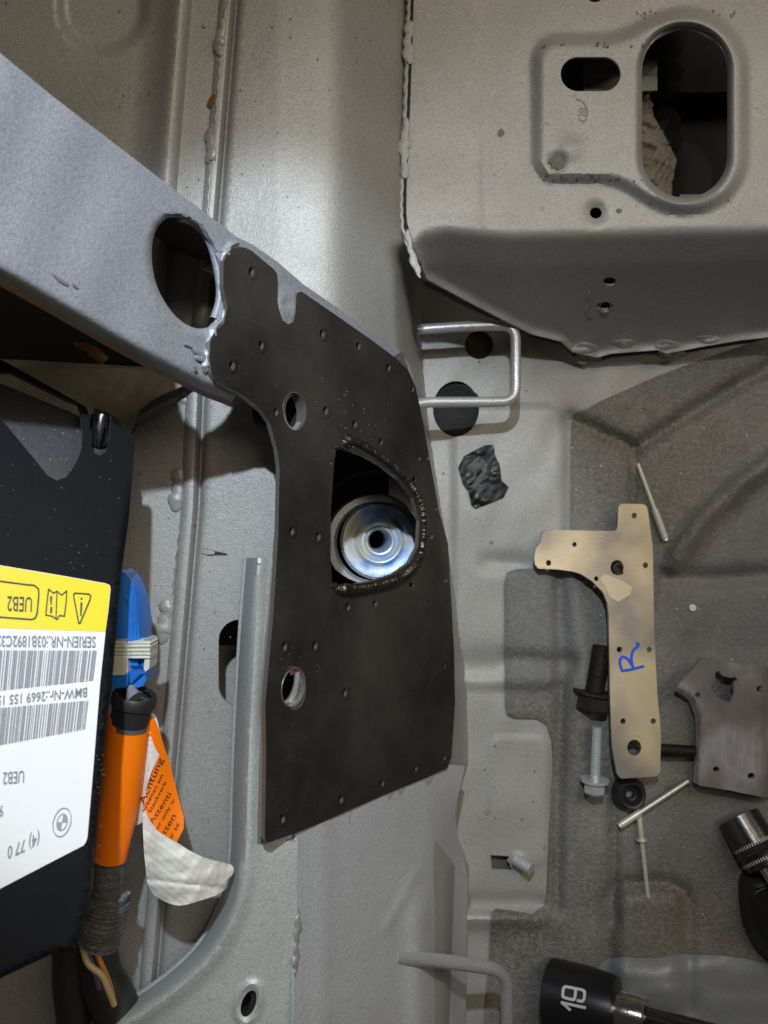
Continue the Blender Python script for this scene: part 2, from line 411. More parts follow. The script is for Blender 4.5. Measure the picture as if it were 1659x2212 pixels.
def sd_box(U, V, cu, cv, hu, hv, r):
    x = np.abs(U-cu)-hu+r; y = np.abs(V-cv)-hv+r
    return np.hypot(np.maximum(x, 0), np.maximum(y, 0))+np.minimum(np.maximum(x, y), 0)-r
def smin(a, b, k):
    h = np.clip(.5+.5*(b-a)/k, 0, 1); return b*(1-h)+a*h-k*h*(1-h)
def d_shelf(U, V):
    d = .325+np.zeros(len(U))
    e = smin(sd_box(U, V, 1300, 236, 142, 152, 48), sd_box(U, V, 1481, 242, 128, 214, 126), 70)
    d = d-.0052*ss(14, -16, e)
    h = sd_box(U, V, 1479, 243, 92, 183, 90)
    d = d+.0058*np.clip(1-np.abs(h)/16, 0, 1)**2
    d = d+.0022*gauss(np.hypot(U-1232, V-322), 26)*-1+.0035*gauss(np.hypot(U-1203, V-350), 17)
    d = d+.0030*gauss(np.hypot(U-1287, V-458), 20)
    d = d-.0006*ss(1050, 1035, U)+.0006*gauss(np.hypot((U-1045), (V-380)*.12), 8)
    # front edge rolls over into the dark wall, whose foot ends in the spot-welded flange
    edge = np.interp(U, [860, 915, 960, 1100, 1900], [560, 512, 503, 515, 498])
    t = V-edge
    ft = np.array(FOOT, float); f = np.interp(U, ft[:, 0], ft[:, 1]); t = np.minimum(V, f-15)-edge
    k = 20.0; roll = k*np.logaddexp(0, t/k)
    d = d-.0018*gauss(t+8, 24)
    d = d+roll*.00030+np.maximum(t-60, 0)*.00004
    ft = np.array(FOOT, float); f = np.interp(U, ft[:, 0], ft[:, 1])
    d = np.minimum(d, .4165)
    tabs = sum(gauss(U-c, w) for c, w in ((1262, 26), (1350, 30), (1445, 30), (1560, 50)))
    d = d-.0022*np.clip(tabs, 0, 1)*gauss(V-f+14, 24)
    d = d-.004*gauss((U-890)-(V-560)*.1, 22)*ss(500, 580, V)
    return np.minimum(d, .4185)+.0003*wob(U, V, 120, 5)
FOOT = [(870, 480), (905, 560), (922, 602), (1000, 645), (1070, 682), (1150, 722), (1215, 738), (1240, 762), (1290, 772), (1320, 764), (1420, 756), (1440, 764), (1500, 752), (1600, 735), (1700, 724), (1950, 690)]
BEADS = [([(1232, 905), (1365, 965), (1372, 968), (1480, 900), (1700, 770)], 16, .0040), ([(1370, 970), (1367, 1100)], 12, .0022),
         ([(1720, 960), (1600, 1045), (1520, 1120), (1470, 1190), (1452, 1225)], 24, -.0062),
         ([(1440, 1240), (1520, 1252), (1750, 1236)], 20, .0036), ([(1450, 1215), (1400, 1390)], 16, .0015),
         ([(1208, 1240), (1212, 1500), (1205, 1720), (1204, 1960)], 14, .0036), ([(1100, 1425), (1230, 1432)], 20, .0028),
         ([(1326, 1700), (1328, 1990)], 12, .0028), ([(1235, 1230), (1260, 1420), (1250, 1700)], 26, -.0026)]
def d_floor(U, V):
    d = .4200+np.zeros(len(U))
    for pl, w, h in BEADS:
        d = d+1.6*h*gauss(dist(U, V, pl), w)
    # raised end of a bead, lower middle
    e = sd_box(U, V, 1400, 2060, 66, 130, 30); d = d-.007*ss(22, -22, e)+.003*gauss(e-24, 14)
    e = sd_box(U, V, 1900, 1800, 430, 380, 90); d = d-.0025*ss(30, -30, e)
    # painted strip by the side panel: step with a rounded top corner, welding beads, pits
    e = sd_box(U, V, 1100, 1180, 122, 306, 46); d = d-.0035*ss(10, -14, e)
    d = d+.0045*gauss(V-1440, 34)*ss(1120, 1060, U)+.0035*gauss(V-1215, 20)*ss(1170, 1100, U)*ss(1020, 1060, U)
    d = d+.006*gauss(V-1952, 18)*ss(1200, 1160, U)*.6-.005*gauss(V-1985, 20)*ss(1200, 1150, U)
    d = d-.002*gauss(np.hypot(U-1153, V-748), 9)
    e = sd_box(U, V, 1120, 1730, 62, 140, 26); d = d-.0012*ss(8, -8, e)
    e = sd_box(U, V, 905, 2040, 60, 180, 30); d = d+.004*ss(20, -20, e)
    # bottom right well
    d = d+.006*ss(2096, 2150, V)*ss(1290, 1350, U)*ss(2300, 2100, U)*.5-.004*gauss(np.hypot((U-1440)*.35, V-2140), 22)
    return d+.0007*wob(U, V, 105, 1)+.0004*wob(U, V, 45, 4)
MATO = [(1238, 898), (1300, 865), (1420, 812), (1520, 775), (1659, 728), (1800, 690), (2000, 640), (2000, 2500), (1048, 2500), (1047, 2212), (1056, 2080), (1062, 1972), (1072, 1962), (1150, 1974),
        (1176, 1955), (1184, 1925), (1188, 1800), (1196, 1650), (1194, 1600), (1182, 1566), (1160, 1553), (1112, 1552), (1096, 1545), (1091, 1520), (1090, 1420), (1089, 1260), (1096, 1236), (1116, 1229), (1225, 1226), (1233, 1180), (1234, 1060), (1236, 920)]
WELL = [(1286, 2096), (1300, 2080), (1318, 2067), (1345, 2063), (1383, 2067), (1430, 2066), (1468, 2058), (1560, 2061), (1620, 2070), (1660, 2082), (1740, 2105), (1860, 2160), (1860, 2400), (1330, 2400), (1292, 2250), (1284, 2130)]
def d_mat(U, V):
    e = dist(U, V, MATO, True)
    return d_floor(U, V)-.0028+.0012*gauss(e, 7)

# ------------------------------------------------------------------ structure: boot floor, side panel, shelf
floor_holes = [ell(1035, 745, 31, 31, 24), ell(985, 883, 50, 60, 30), [(1060, 1847), (1108, 1850), (1112, 1866), (1120, 1880), (1062, 1878)]]
floor = sheet('boot_floor', [(840, 420), (2000, 420), (2000, 2560), (840, 2560)], floor_holes, d_floor, FLOORP, step=9, thick=.001, kind='structure', bottom=False)
side_holes = [[(-300, 540), (60, 560), (300, 700), (400, 770), (400, 800), (300, 792), (60, 778), (-300, 770)], rrect(472, 1338, 566, 1527, 46), [(640, 940), (760, 920), (900, 985), (950, 1120), (940, 1260), (800, 1330), (690, 1330), (630, 1200)], ell(968, 1757, 5, 17, 14)]
SO = [(-320, -320)]+[(a, b) for a, b in RB]+[(-320, 2450)]
vrow = np.arange(-320, 2440, 12)
slines = [[(float(seam(v))+t, float(v)) for v in vrow] for t in (-34, -31, -25, -17, -9, -3, 0, 3, 6, 9, 13, 18)]+[[(float(seam(v))+t, float(v)) for v in vrow if v < 760] for t in (-150, -138, -128, -118, -109, -101, -98, -95, -91, -84)]
side = sheet('side_panel', SO, side_holes, d_side, PAINT, lines=slines, step=8.5, ostep=9, thick=.0012, kind='structure', bottom=False)
shelf_holes = [rrect(1387, 61, 1571, 427, 91, 10), rrect(1211, 123, 1341, 197, 37, 8), ell(1287, 460, 13, 12, 18), ell(1285, -7, 16, 12, 16),
               ell(1317, 608, 14, 9, 16), ell(1307, 661, 18, 9, 16)]
SHO = [(896, -320)]+[(884+3, 0), (877, 300), (871, 455)]+FOOT[1:]+[(1950, -320)]
hl = [rrect(1387-o, 61-o, 1571+o, 427+o, 91+o, 12) for o in (2.5, 5, 8, 11, 15, 20, 27)]
hl = [h+h[:1] for h in hl]+[[(float(u), float(np.interp(u, [860, 915, 960, 1100, 1900], [560, 512, 503, 515, 498]))+t) for u in range(900, 1950, 12)] for t in (-14, -6, 0, 6, 12, 20)]
FTL = [[(u, v-t) for u, v in FOOT[2:]] for t in (5, 11, 18, 26)]
shelf = sheet('rear_shelf_panel', SHO, shelf_holes, d_shelf, PAINT, lines=hl+FTL, step=8.5, ostep=8, hstep=6, thick=.0012, kind='structure', bottom=False)
tube('flange_gap_shade', [P(u, v+2, .4188) for u, v in FOOT[2:]], .0008, DARKIN, shelf, 8)  # dark tube paints the shadow gap along the foot
for u, v in ((1317, 610), (1307, 664)): sheet('hole_shade_backing', ell(u, v, 22, 14, 16), [], lambda U, V: d_shelf(U, V)+.0035, DARKIN, shelf, step=8, thick=.0005)  # black sheets put in to darken what shows through the wall holes
lathe('thread_insert', P(1307, 661, float(d_shelf(A(1307.), A(661.))[0])+.002), (0, -.5, 1), [(-.001, .0022), (.0008, .0022), (.001, .0030), (.0002, .0034)], STEELB, shelf, 20)
# what lies under the shelf openings
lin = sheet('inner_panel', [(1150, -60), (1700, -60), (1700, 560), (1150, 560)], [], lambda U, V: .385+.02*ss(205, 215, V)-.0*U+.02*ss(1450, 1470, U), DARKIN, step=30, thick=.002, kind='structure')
bit = sheet('lining_piece', [(1340, 180), (1398, 182), (1412, 250), (1440, 300), (1462, 345), (1452, 395), (1452, 470), (1340, 470)], [], lambda U, V: .352+.002*wob(U, V, 14)+.00003*np.abs(U-1420), FOAM, step=7, thick=.002)
tag(bit, 'crumpled tan lining seen through the big oblong opening of the shelf', 'lining')
strip = sheet('inner_bracket', [(1270, 128), (1420, 128), (1420, 195), (1345, 198), (1345, 222), (1262, 222), (1262, 170)], [], lambda U, V: .344+.004*ss(165, 160, V), plain('dusty_bracket', (.16, .15, .13), .6), step=7, thick=.0015)
tag(strip, 'grey metal bracket seen through the small slot of the shelf', 'bracket')
ip = sheet('inner_liner', [(440, 1395), (640, 1395), (640, 1600), (440, 1600)], [], lambda U, V: .315+0*U, FLOORP, step=30, thick=.001, kind='structure')
# darkness below everything (the closed body cavity)
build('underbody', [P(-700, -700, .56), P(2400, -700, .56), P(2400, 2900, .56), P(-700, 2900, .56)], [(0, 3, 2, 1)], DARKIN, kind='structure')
# stamped mark on the shelf
text('stamped_mark', '8D', (1250, 231), (0, 26), (26, 0), d_shelf, plain('stamp_shadow', (.22, .215, .20), .5), shelf, lift=.0002)
flatmark('stamped_arc', stroke([(1240+30*math.cos(a), 243+30*math.sin(a)) for a in np.linspace(-1.4, .9, 10)], 2.2), d_shelf, bpy.data.materials['stamp_shadow'], shelf)
m_ = plain('scuff_dark', (.15, .14, .12), .7, 0, .5, 400)
def blotch(cu, cv, r, n=16, irr=.35):
    return [(cu+r*(1+irr*random.uniform(-1, 1))*math.cos(a), cv+r*(1+irr*random.uniform(-1, 1))*math.sin(a)) for a in [2*math.pi*i/n for i in range(n)]]
flatmark('weld_scar', [blotch(1203, 350, 17)], d_shelf, m_, shelf, lift=.0009)
flatmark('scuff', [blotch(random.uniform(1160, 1400), random.choice([97, 386, 390])+random.uniform(-5, 5), random.uniform(1.2, 3.5), 7) for _ in range(34)]
         + [blotch(1479+random.uniform(60, 110)*random.choice([-1, 1]), random.choice([30, 440])+random.uniform(-8, 8), random.uniform(1.2, 3), 7) for _ in range(18)]
         + [blotch(1082, 286, 8, 9), blotch(1286+52, 455, 6, 8)], d_shelf, m_, shelf, lift=.0004)

# seam sealant beads
def bead(parent, path, r, dfn, name='sealant_bead', jitter=.5, flat=.4, mat=None):
    p = dens(path, 4, True, False); n = len(p); pp = []; rr = []
    ph = random.uniform(0, 9)
    for i, q in enumerate(p):
        t = i/(n-1); e = math.sin(math.pi*min(1, max(0, t)))**.35 if 0 < t < 1 else .15
        u = q[0]+1.5*math.sin(i*.9+ph); v = q[1]
        D = float(dfn(A(u), A(v))[0]); px = D/F
        rr.append(r*px*max(.15, e)*(1+jitter*.45*math.sin(i*.38+ph)+jitter*.15*math.sin(i*1.1+2*ph)))
        pp.append(P(u, v, D-.0002))
    return tube(name, pp, rr, mat or SEAL, parent, 10, flat=flat)
for pth, r in (([(484, 40), (478, 70), (472, 95), (474, 122)], 11), ([(457, 278), (452, 300), (456, 325), (450, 352)], 12), ([(441, 52), (438, 60)], 5),
               ([(400, 838), (397, 858), (402, 872)], 12), ([(385, 1010), (384, 1050), (379, 1085), (375, 1105)], 15), ([(360, 1295), (358, 1330), (349, 1370), (352, 1392)], 17)):
    bead(side, pth, r, d_side)
bead(side, [(402, 880), (396, 1000)], 3, d_side, 'sealant_line', .12); bead(side, [(392, 1110), (372, 1290)], 3, d_side, 'sealant_line', .12)
bead(side, [(494, 0), (480, 60)], 3, d_side, 'sealant_line', .12); bead(side, [(476, 125), (464, 280)], 3, d_side, 'sealant_line', .12); bead(side, [(455, 355), (447, 470)], 3, d_side, 'sealant_line', .12)
bead(shelf, [(1271, 628), (1274, 650), (1268, 672), (1276, 690)], 6, d_shelf, 'sealant_drip', .6)
for u, v, a_, b_ in ((1264, 752, 30, 13), (1348, 742, 26, 10), (1440, 745, 28, 11), (1530, 733, 26, 9)): lump(shelf, u, v, a_, b_, d_shelf, PAINT, 'weld_tab', .5)
for v0, v1 in ((45, 138), (255, 385), (495, 600)):
    u = lambda v: float(np.interp(v, [0, 300, 470, 600], [886, 876, 871, 905]))
    bead(shelf, [(u(v0)+2, v0), (u((v0+v1)/2)-2, (v0+v1)/2), (u(v1)+3, v1)], 10 if v0 < 490 else 7, lambda U, V: .3235+0*U, jitter=.6, flat=.22, mat=PAINT)
bead(shelf, [(888, -120), (884, 0), (874, 300), (869, 480), (905, 585)], 5.5, lambda U, V: .3245+0*U, 'sealant_line', .15)
tube('seam_gap', [P(*p, .3238) for p in dens([(893, -60), (889, 60), (884, 200), (880, 300), (875, 460), (890, 545), (910, 572)], 20, True, False)], .0006, DARKIN, shelf, 8)
bead(shelf, [(1245, 764), (1262, 776), (1300, 772)], 9, lambda U, V: .4130+0*U, jitter=.9)
bead(shelf, [(1420, 762), (1450, 770), (1480, 762)], 9, lambda U, V: .4130+0*U, jitter=.6)
# small scars and rust on the side panel
flatmark('rust_mark', [[(446, 228), (452, 212), (462, 202), (466, 206), (462, 222), (456, 234)]], d_side, RUST, side, .0004)
flatmark('pen_stroke', [[(427, 1186), (440, 1184), (455, 1187), (472, 1192), (488, 1195), (493, 1199), (470, 1199), (450, 1200), (436, 1196)]], d_side, plain('black_marker', (.035, .035, .04), .5, 0, .5, 900), side, .0004)
flatmark('dirt_speck', [blotch(random.uniform(0, 860), random.uniform(0, 480), random.uniform(.8, 2.4), 6) for _ in range(46)]
         + [blotch(random.uniform(300, 570), random.uniform(980, 1950), random.uniform(.8, 2.2), 6) for _ in range(34)]
         + [blotch(random.uniform(660, 960), random.uniform(1850, 2200), random.uniform(.8, 2.6), 6) for _ in range(18)], d_side, m_, side, .0004)

# ------------------------------------------------------------------ lower bracket with the pale rolled edge
LC = [(532, 1205), (521, 1350), (509, 1550), (503, 1700), (499, 1830), (487, 1925), (440, 2025), (370, 2098), (270, 2168), (150, 2235), (0, 2300)]
LCs = dens(LC, 12, True, False)
def d_low(U, V):
    e = dist(U, V, LCs); w = 30+.012*(V-1205)
    d = .2555+np.maximum(U-560, 0)*7e-5+np.maximum(V-1850, 0)*1e-5
    x = np.clip(1-e/w, 0, 1)
    d = d+.022*(1-np.sqrt(1-np.minimum(x, .995)**2))
    d = d-.003*gauss(e-w*.95, w*.5)
    e2 = np.hypot((U-537)*1.6+(V-2168)*.25, V-2168); d = d-.0014*gauss(e2-42, 9)
    d = np.maximum(d, np.where(V < 1812, plane(U, .0055), 0)*ss(560, 600, U))
    return d+.0003*wob(U, V, 150, 2)
lowo = [tuple(q) for q in LCs]+[(0, 2520), (625, 2520), (634, 2300), (641, 1950), (646, 1770), (660, 1205)]
def offs(poly, o):
    q = [A(*x[:2]) for x in poly]; out = []
    for i in range(len(q)):
        t = q[min(i+1, len(q)-1)]-q[max(i-1, 0)]; t = t/np.hypot(*t); out.append((q[i][0]+t[1]*o, q[i][1]-t[0]*o))
    return out
sgn = 1 if offs(LCs, 10)[3][0] > LCs[3][0] else -1
def ringl(o, cu=537, cv=2168): return (lambda e: e+e[:1])(ell(cu, cv, 15+o, 30+o*1.5, 26, .35))
low = sheet('wheel_arch_flange', lowo, [ell(537, 2168, 15, 30, 22, .35), ell(631, 1486, 22, 46, 22)], d_low, PAINTG, lines=[offs(LCs, sgn*o) for o in (3, 7, 12, 18, 25, 32, 40)]+[ringl(o) for o in (3, 6, 10, 14, 19)], step=8, ostep=8, thick=.0015, kind='structure')
tube('flange_lip', [P(q[0], q[1], .2775) for q in LCs], .0011, PAINTG, low, 8)
sheet('hole_liner', ell(537, 2168, 19, 34, 22, .35), [ell(531, 2168, 9, 24, 16, .35)], lambda U, V: .262+0*U, DARKIN, low, step=9, thick=.004)
# folded panel edge right of it
def d_fold(U, V): return np.minimum(plane(U, .0018)-.0009*gauss(U-700, 22)+ss(900, 1000, U)*.002, d_side(U, V)-.0012)+.020*ss(905, 1012, U)**1.5*ss(1690, 1860, V)-.0045*gauss(U-905, 26)*ss(1900, 2000, V)-.0012*gauss((U-870)+(V-1940)*.55, 10)*ss(1860, 1900, V)*ss(2040, 1990, V)+.0003*wob(U, V, 90, 6)
fold = sheet('inner_arch_panel', [(642, 1770), (800, 1718), (921, 1676), (962, 1650), (1004, 1655), (990, 1720), (983, 1760), (988, 1800), (1001, 1850), (1010, 1900), (1006, 2212), (1000, 2500), (632, 2500), (636, 2105), (641, 1950)], [], d_fold, paint('lit_arch_paint', (.44, .445, .46), rough=.55, metal=.15, dirt=.25), step=9, thick=.0014, kind='structure')  # paler paint puts torch light into the colour of this panel
bead(fold, [(645, 1960), (641, 2030), (638, 2110)], 7, d_fold, jitter=.8)

# ------------------------------------------------------------------ cross member (diagonal, close to the camera) and the flange under the plate
BO = [(-420, -200), (0, 114), (110, 205), (250, 312), (380, 412), (470, 480), (492, 497), (512, 512), (545, 528), (600, 566), (655, 614), (728, 664), (800, 716), (858, 752),
      (886, 790), (900, 850), (915, 960), (940, 1100), (960, 1180), (966, 1262), (972, 1408), (972, 1517), (964, 1630), (950, 1655), (915, 1672), (838, 1706), (703, 1765), (640, 1792),
      (600, 1806), (588, 1803), (592, 1627), (590, 1517), (606, 1335), (617, 1153), (621, 1011), (611, 958), (582, 900), (534, 860), (512, 852), (500, 868), (488, 862), (440, 845), (330, 790), (230, 735),
      (110, 665), (0, 603), (-420, 380)]
BH = [(330, 520), (341, 490), (358, 473), (376, 470), (400, 475), (430, 495), (455, 530), (470, 572), (481, 620), (480, 650), (472, 682), (459, 702), (430, 710), (401, 700), (375, 678), (350, 642), (335, 605), (328, 560)]
OP = [(727, 962), (722, 1000), (715, 1100), (714, 1200), (718, 1266), (760, 1262), (800, 1257), (850, 1241), (884, 1217), (903, 1180), (906, 1125), (893, 1075), (862, 1036), (820, 1003), (780, 982), (745, 970)]
PH = [(543, 587, 1.1), (564, 746, 1), (501, 789, 1.1), (696, 721, 1), (774, 747, .9), (839, 794, .8), (891, 840, .6), (596, 890, .9), (703, 887, 1), (766, 916, .9), (745, 923, .35), (822, 954, .8),
      (906, 990, .45), (925, 990, .45), (895, 1034, .75), (630, 1147, 1), (687, 1159, 1), (943, 1098, .4), (932, 1158, .7), (889, 1262, .9), (963, 1253, .5), (751, 1311, .95), (810, 1303, .9),
      (614, 1396, 1.05), (680, 1394, 1.05), (744, 1496, 1), (959, 1439, .6), (959, 1636, .6), (897, 1660, .8), (825, 1691, .9), (736, 1726, 1), (610, 1768, 1.1)]
def d_beam(U, V):
    d = plane(U, .0024)
    lowe = [(-420, 380), (0, 603), (110, 665), (230, 735), (330, 790), (440, 845), (500, 868)]
    e = dist(U, V, lowe)
    d = d+.0075*np.clip(1-e/30, 0, 1)**2
    h = dist(U, V, BH, True)
    d = d+.0028*np.clip(1-h/14, 0, 1)**2*ss(560, 440, U)
    d = d+.0012*gauss(U-440-(V-740)*-.1, 12)*gauss(V-750, 40)
    d = d-.0012*gauss(np.abs(np.hypot((U-620), (V-655)*.5)-12)-3, 4)*ss(610, 640, V)     # pressed rim in the slot
    return d+.0005*wob(U, V, 120, 4)*ss(520, 300, U)
bh2 = [[(OP[0][0]+8, OP[0][1]+8)]+[(u+4, v) for u, v in OP[1:4]]+[(724, 1258)]+[(u-3, v-6) for u, v in OP[5:]]]
beam = sheet('cross_member', BO, [[tuple(q) for q in dens(BH, 7, True)]]+[ell(u-3, v+1, 4.0*s, 7.5*s, 10) for u, v, s in PH if s > .5]+[[(735+(u-735)*1.26 if u > 740 else u, 1112+(v-1112)*1.17) for u, v in OP], ell(636, 889, 20, 36, 20), ell(630, 1485, 22, 44, 20)], d_beam, PAINTB, step=8, ostep=8, hstep=5, thick=.0022, hsmooth=False, kind='structure')
# folded under-edge of the cross member, its red tint paints in a reflection
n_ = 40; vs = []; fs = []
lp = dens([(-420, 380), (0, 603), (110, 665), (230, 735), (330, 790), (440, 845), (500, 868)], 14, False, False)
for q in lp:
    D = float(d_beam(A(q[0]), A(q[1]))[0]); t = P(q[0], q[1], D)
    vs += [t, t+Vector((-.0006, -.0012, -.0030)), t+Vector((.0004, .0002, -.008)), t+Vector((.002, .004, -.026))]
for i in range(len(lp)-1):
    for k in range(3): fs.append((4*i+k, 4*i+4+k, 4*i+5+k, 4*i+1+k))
build('folded_edge', vs, fs, RED_REFL, beam)
lp = dens([(-420, -200), (0, 116), (110, 207), (250, 314), (380, 414), (470, 482), (494, 500)], 16, False, False); vs = []; fs = []
for q in lp:
    D = float(plane(A(q[0]), .0030)[0]); t = P(q[0], q[1], D); vs += [t, t+Vector((.0005, -.001, -.004)), Vector((t.x+.001, t.y-.002, CAMZ-.284))]
for i in range(len(lp)-1):
    for k in range(2): fs.append((3*i+k, 3*i+3+k, 3*i+4+k, 3*i+1+k))
build('added_torch_stop', vs, fs, plain('dark_inner_shade', (.07, .062, .055), .6), beam)  # added to block the torch; dark tone paints the shade inside the beam
for pth, r_ in (([(468, 690), (456, 720), (448, 760), (442, 800)], 9), ([(398, 742), (418, 752), (436, 768), (448, 778)], 6), ([(420, 770), (436, 776), (450, 782)], 5), ([(462, 706), (478, 690), (486, 668)], 6),
                ([(486, 566), (486, 545), (496, 528), (514, 520)], 10), ([(476, 540), (484, 552), (484, 575)], 6)):
    bead(beam, pth, r_, lambda U, V: plane(U, .0018), 'weld_bead', .7, .4, PAINTB)
BHs = [(u, v) for u, v in dens(BH, 8, True)]
tube('hole_lip', [P(u, v, float(plane(A(float(u)))[0])+.0062) for u, v in dens([(388, 470), (410, 476), (438, 498), (455, 528), (466, 565), (474, 610), (474, 650), (462, 690)], 6, True, False)], .0013, PAINTB, beam, 10)
flatmark('drill_mark', [blotch(422, 796, 5, 8), [(436, 792), (446, 790), (452, 800), (442, 806)]], lambda U, V: plane(U, .0010), m_, beam, 0)
flatmark('scuff', [[(112, 590), (132, 602), (150, 614), (146, 618), (126, 607)], [(155, 610), (170, 620), (168, 625), (158, 618)]], d_beam, m_, beam, .0004)
tab = lump(side, 458, 580, 18, 10, lambda U, V: .27+0*U, PAINTG, 'inner_tab'); 

# ------------------------------------------------------------------ the repair plate
PO = [(517, 533), (530, 535), (543, 541), (592, 582), (598, 590), (600, 600), (599, 647), (603, 669), (611, 692), (623, 701), (633, 696), (638, 676), (640, 640), (643, 632), (652, 630), (725, 680), (798, 731),
      (852, 771), (882, 800), (898, 836), (909, 887), (924, 968), (949, 1106), (968, 1175), (973, 1262), (981, 1408), (983, 1517), (975, 1636), (966, 1660), (921, 1680), (838, 1714), (703, 1773), (644, 1798),
      (584, 1819), (575, 1817), (572, 1808), (575, 1627), (573, 1517), (590, 1335), (601, 1153), (604, 1011), (599, 971), (583, 913), (557, 877), (524, 853), (497, 840), (470, 825), (457, 806), (452, 775),
      (454, 738), (464, 718), (484, 698), (491, 665), (489, 648), (482, 620), (483, 567), (489, 549), (500, 538)]
def d_plate(U, V):
    d = plane(U)
    e = dist(U, V, OPs, True)
    ax = (U-715)/190.0
    d = d+.0008*gauss(e-30, 16)*ss(735, 800, U)
    d = d-.0020*gauss(e-2, 13)*ss(725, 760, U)
    d = d-.0030*gauss(U-930-(V-1000)*.10, 22)*ss(830, 960, V)*ss(1450, 1250, V)
    return d+.00035*wob(U, V, 130, 8)
OPs = dens(OP, 7, False)
pl = thing('repair_plate', P(780, 1250, .30), 'large dark steel repair plate with many small holes and a welded eye-shaped opening', 'repair plate')
ph = [ell(u, v, 4.6*s+1, 8.6*s+1, 14) for u, v, s in PH]+[OP, ell(638, 889, 24, 41, 30), ell(635, 1485, 26, 49, 30)]
sheet('plate_sheet', PO, ph, d_plate, SCALE, pl, step=8, ostep=7, hstep=3, thick=.0016, rim=GROUND, roundrim=0)
wp = dens([(738, 962), (750, 952), (775, 963), (820, 992), (862, 1026), (894, 1068), (911, 1120), (908, 1182), (888, 1224), (852, 1250), (800, 1266), (760, 1271), (722, 1272)], 2.2, True, False)
vv = []; rr = []
for i, q in enumerate(wp):
    D = float(d_plate(A(q[0]+6), A(q[1]))[0])
    vv.append(P(q[0]+3, q[1]+(3 if q[1] > 1180 else -3), D-.0002)); t = (i % 3)/3
    rr.append((.0021+.00055*t+random.uniform(-.00022, .00022))*(1 if 3 < i < len(wp)-4 else .8))
tube('weld_bead', vv, rr, WELD, pl, 12, flat=.8, sharp=22)
for u, v, a in ((730, 966, 7), (752, 958, 12), (722, 1266, 8), (735, 1273, 11)): lump(pl, u, v, a, a, d_plate, WELD, 'weld_tack', .7)
HOLEM = plain('hole_shade_steel', (.05, .047, .044), .22, .9, .8, 900, 1500, .8)
# countersink marks round the fastening holes
ringm = plain('scratch_ring', (.17, .16, .15), .3, 1.0)
for u, v, s in PH:
    if s >= 1:
        flatmark('drill_ring', stroke([(u+3+8.5*s*math.cos(a), v+2+14*s*math.sin(a)) for a in np.linspace(-1.2, 1.9, 14)], 1.1), d_plate, ringm, pl, .0002)
# dark cups that paint in the shade inside the small holes
for u, v, s in PH:
    D = float(plane(A(u))[0])+.0012
    lathe('hole_shade_cup', P(u+1.6*s, v+1, D), (.857, 0, .515), [(-.0013, .00001), (-.0013, .00105*s), (-.0004, .00110*s), (-.0001, .00105*s)], HOLEM, pl, 12)
for (u, v, a, b) in ((638, 889, 24, 41), (635, 1485, 26, 49)):
    n = A(.857, 0, .515)
    lathe('bore_lip', P(u-1, v, float(plane(A(u))[0])), n, [(-.0040, .0062), (-.0002, .0062), (.0002, .0063), (.0002, .0066), (.0000, .0067)], GROUND, pl, 40)
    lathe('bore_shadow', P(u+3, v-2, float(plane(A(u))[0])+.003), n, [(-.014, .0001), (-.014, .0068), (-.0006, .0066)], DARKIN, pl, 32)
flatmark('orange_mark', [[(648, 1437), (655, 1450), (661, 1470), (656, 1474), (650, 1455), (644, 1442)], [(622, 1440), (634, 1438), (640, 1452), (628, 1460)]], lambda U, V: plane(U, .0035), plain('orange_paint_mark', (.55, .12, .05), .5), pl, 0)
tube('inner_flange_edge', [P(u, v, .2640) for u, v in dens([(642, 1446), (640, 1480), (628, 1510), (612, 1524)], 6, True, False)], .0011, SHINY, pl, 10)
sc = []
for _ in range(26):
    u, v = random.uniform(500, 960), random.uniform(600, 1760); a_ = random.gauss(1.2, .5); L_ = random.uniform(8, 46)
    if inside(A(u), A(v), PO)[0] and not inside(A(u), A(v), [(700, 930), (940, 950), (940, 1300), (700, 1290)])[0]: sc.append(stroke([(u, v), (u+L_*math.cos(a_)*.5, v+L_*math.sin(a_))], .55)[0])
flatmark('scratch', sc, d_plate, plain('fine_scratch', (.13, .125, .115), .4, .6), pl, .0002)['kind'] = 'stuff'
flatmark('swarf_speck', [blotch(u+random.gauss(0, 34), v+random.gauss(0, 30), random.uniform(.5, 1.3), 6) for u, v in ((735, 860), (640, 1430), (760, 930)) for _ in range(16)], d_plate, plain('swarf_glint', (.6, .6, .58), .3, .6), pl, .0002)['kind'] = 'stuff'
# bare ground strip beside the plate
bs = sheet('ground_strip', [(590, 1212), (600, 1212), (600, 1400), (584, 1520), (590, 1800), (580, 1822), (556, 1822), (560, 1650), (566, 1500), (572, 1380), (583, 1290)], [], lambda U, V: d_low(U, V)-.0004, SHINY, low, step=7, thick=.0003)
sheet('doubler_edge', [(598, 1150), (606, 1153), (600, 1335), (584, 1517), (588, 1627), (585, 1810), (566, 1808), (568, 1627), (566, 1517), (583, 1335)], [], lambda U, V: plane(U, .0034), brushed('copper_tinted_edge', (.50, .40, .35), .3, (1, 8, 1)), pl, step=7, thick=.0012)
# ragged scraps of paint sticking out below
for u, v in ((700, 1779), (842, 1716), (866, 1706), (925, 1684)):
    sheet('paint_flake', [(u-14, v-10), (u+12, v-16), (u+9, v-2), (u+2, v+9), (u-3, v+12), (u-5, v+3)], [], lambda U, V: plane(U, .0012), FLOORP, fold, step=6, thick=.0004)
for u, v in ((866, 774),): sheet('paint_flake', [(u-14, v-4), (u+2, v-14), (u+16, v+22), (u+8, v+26)], [], lambda U, V: plane(U, .0012), GREYT, side, step=6, thick=.0004)

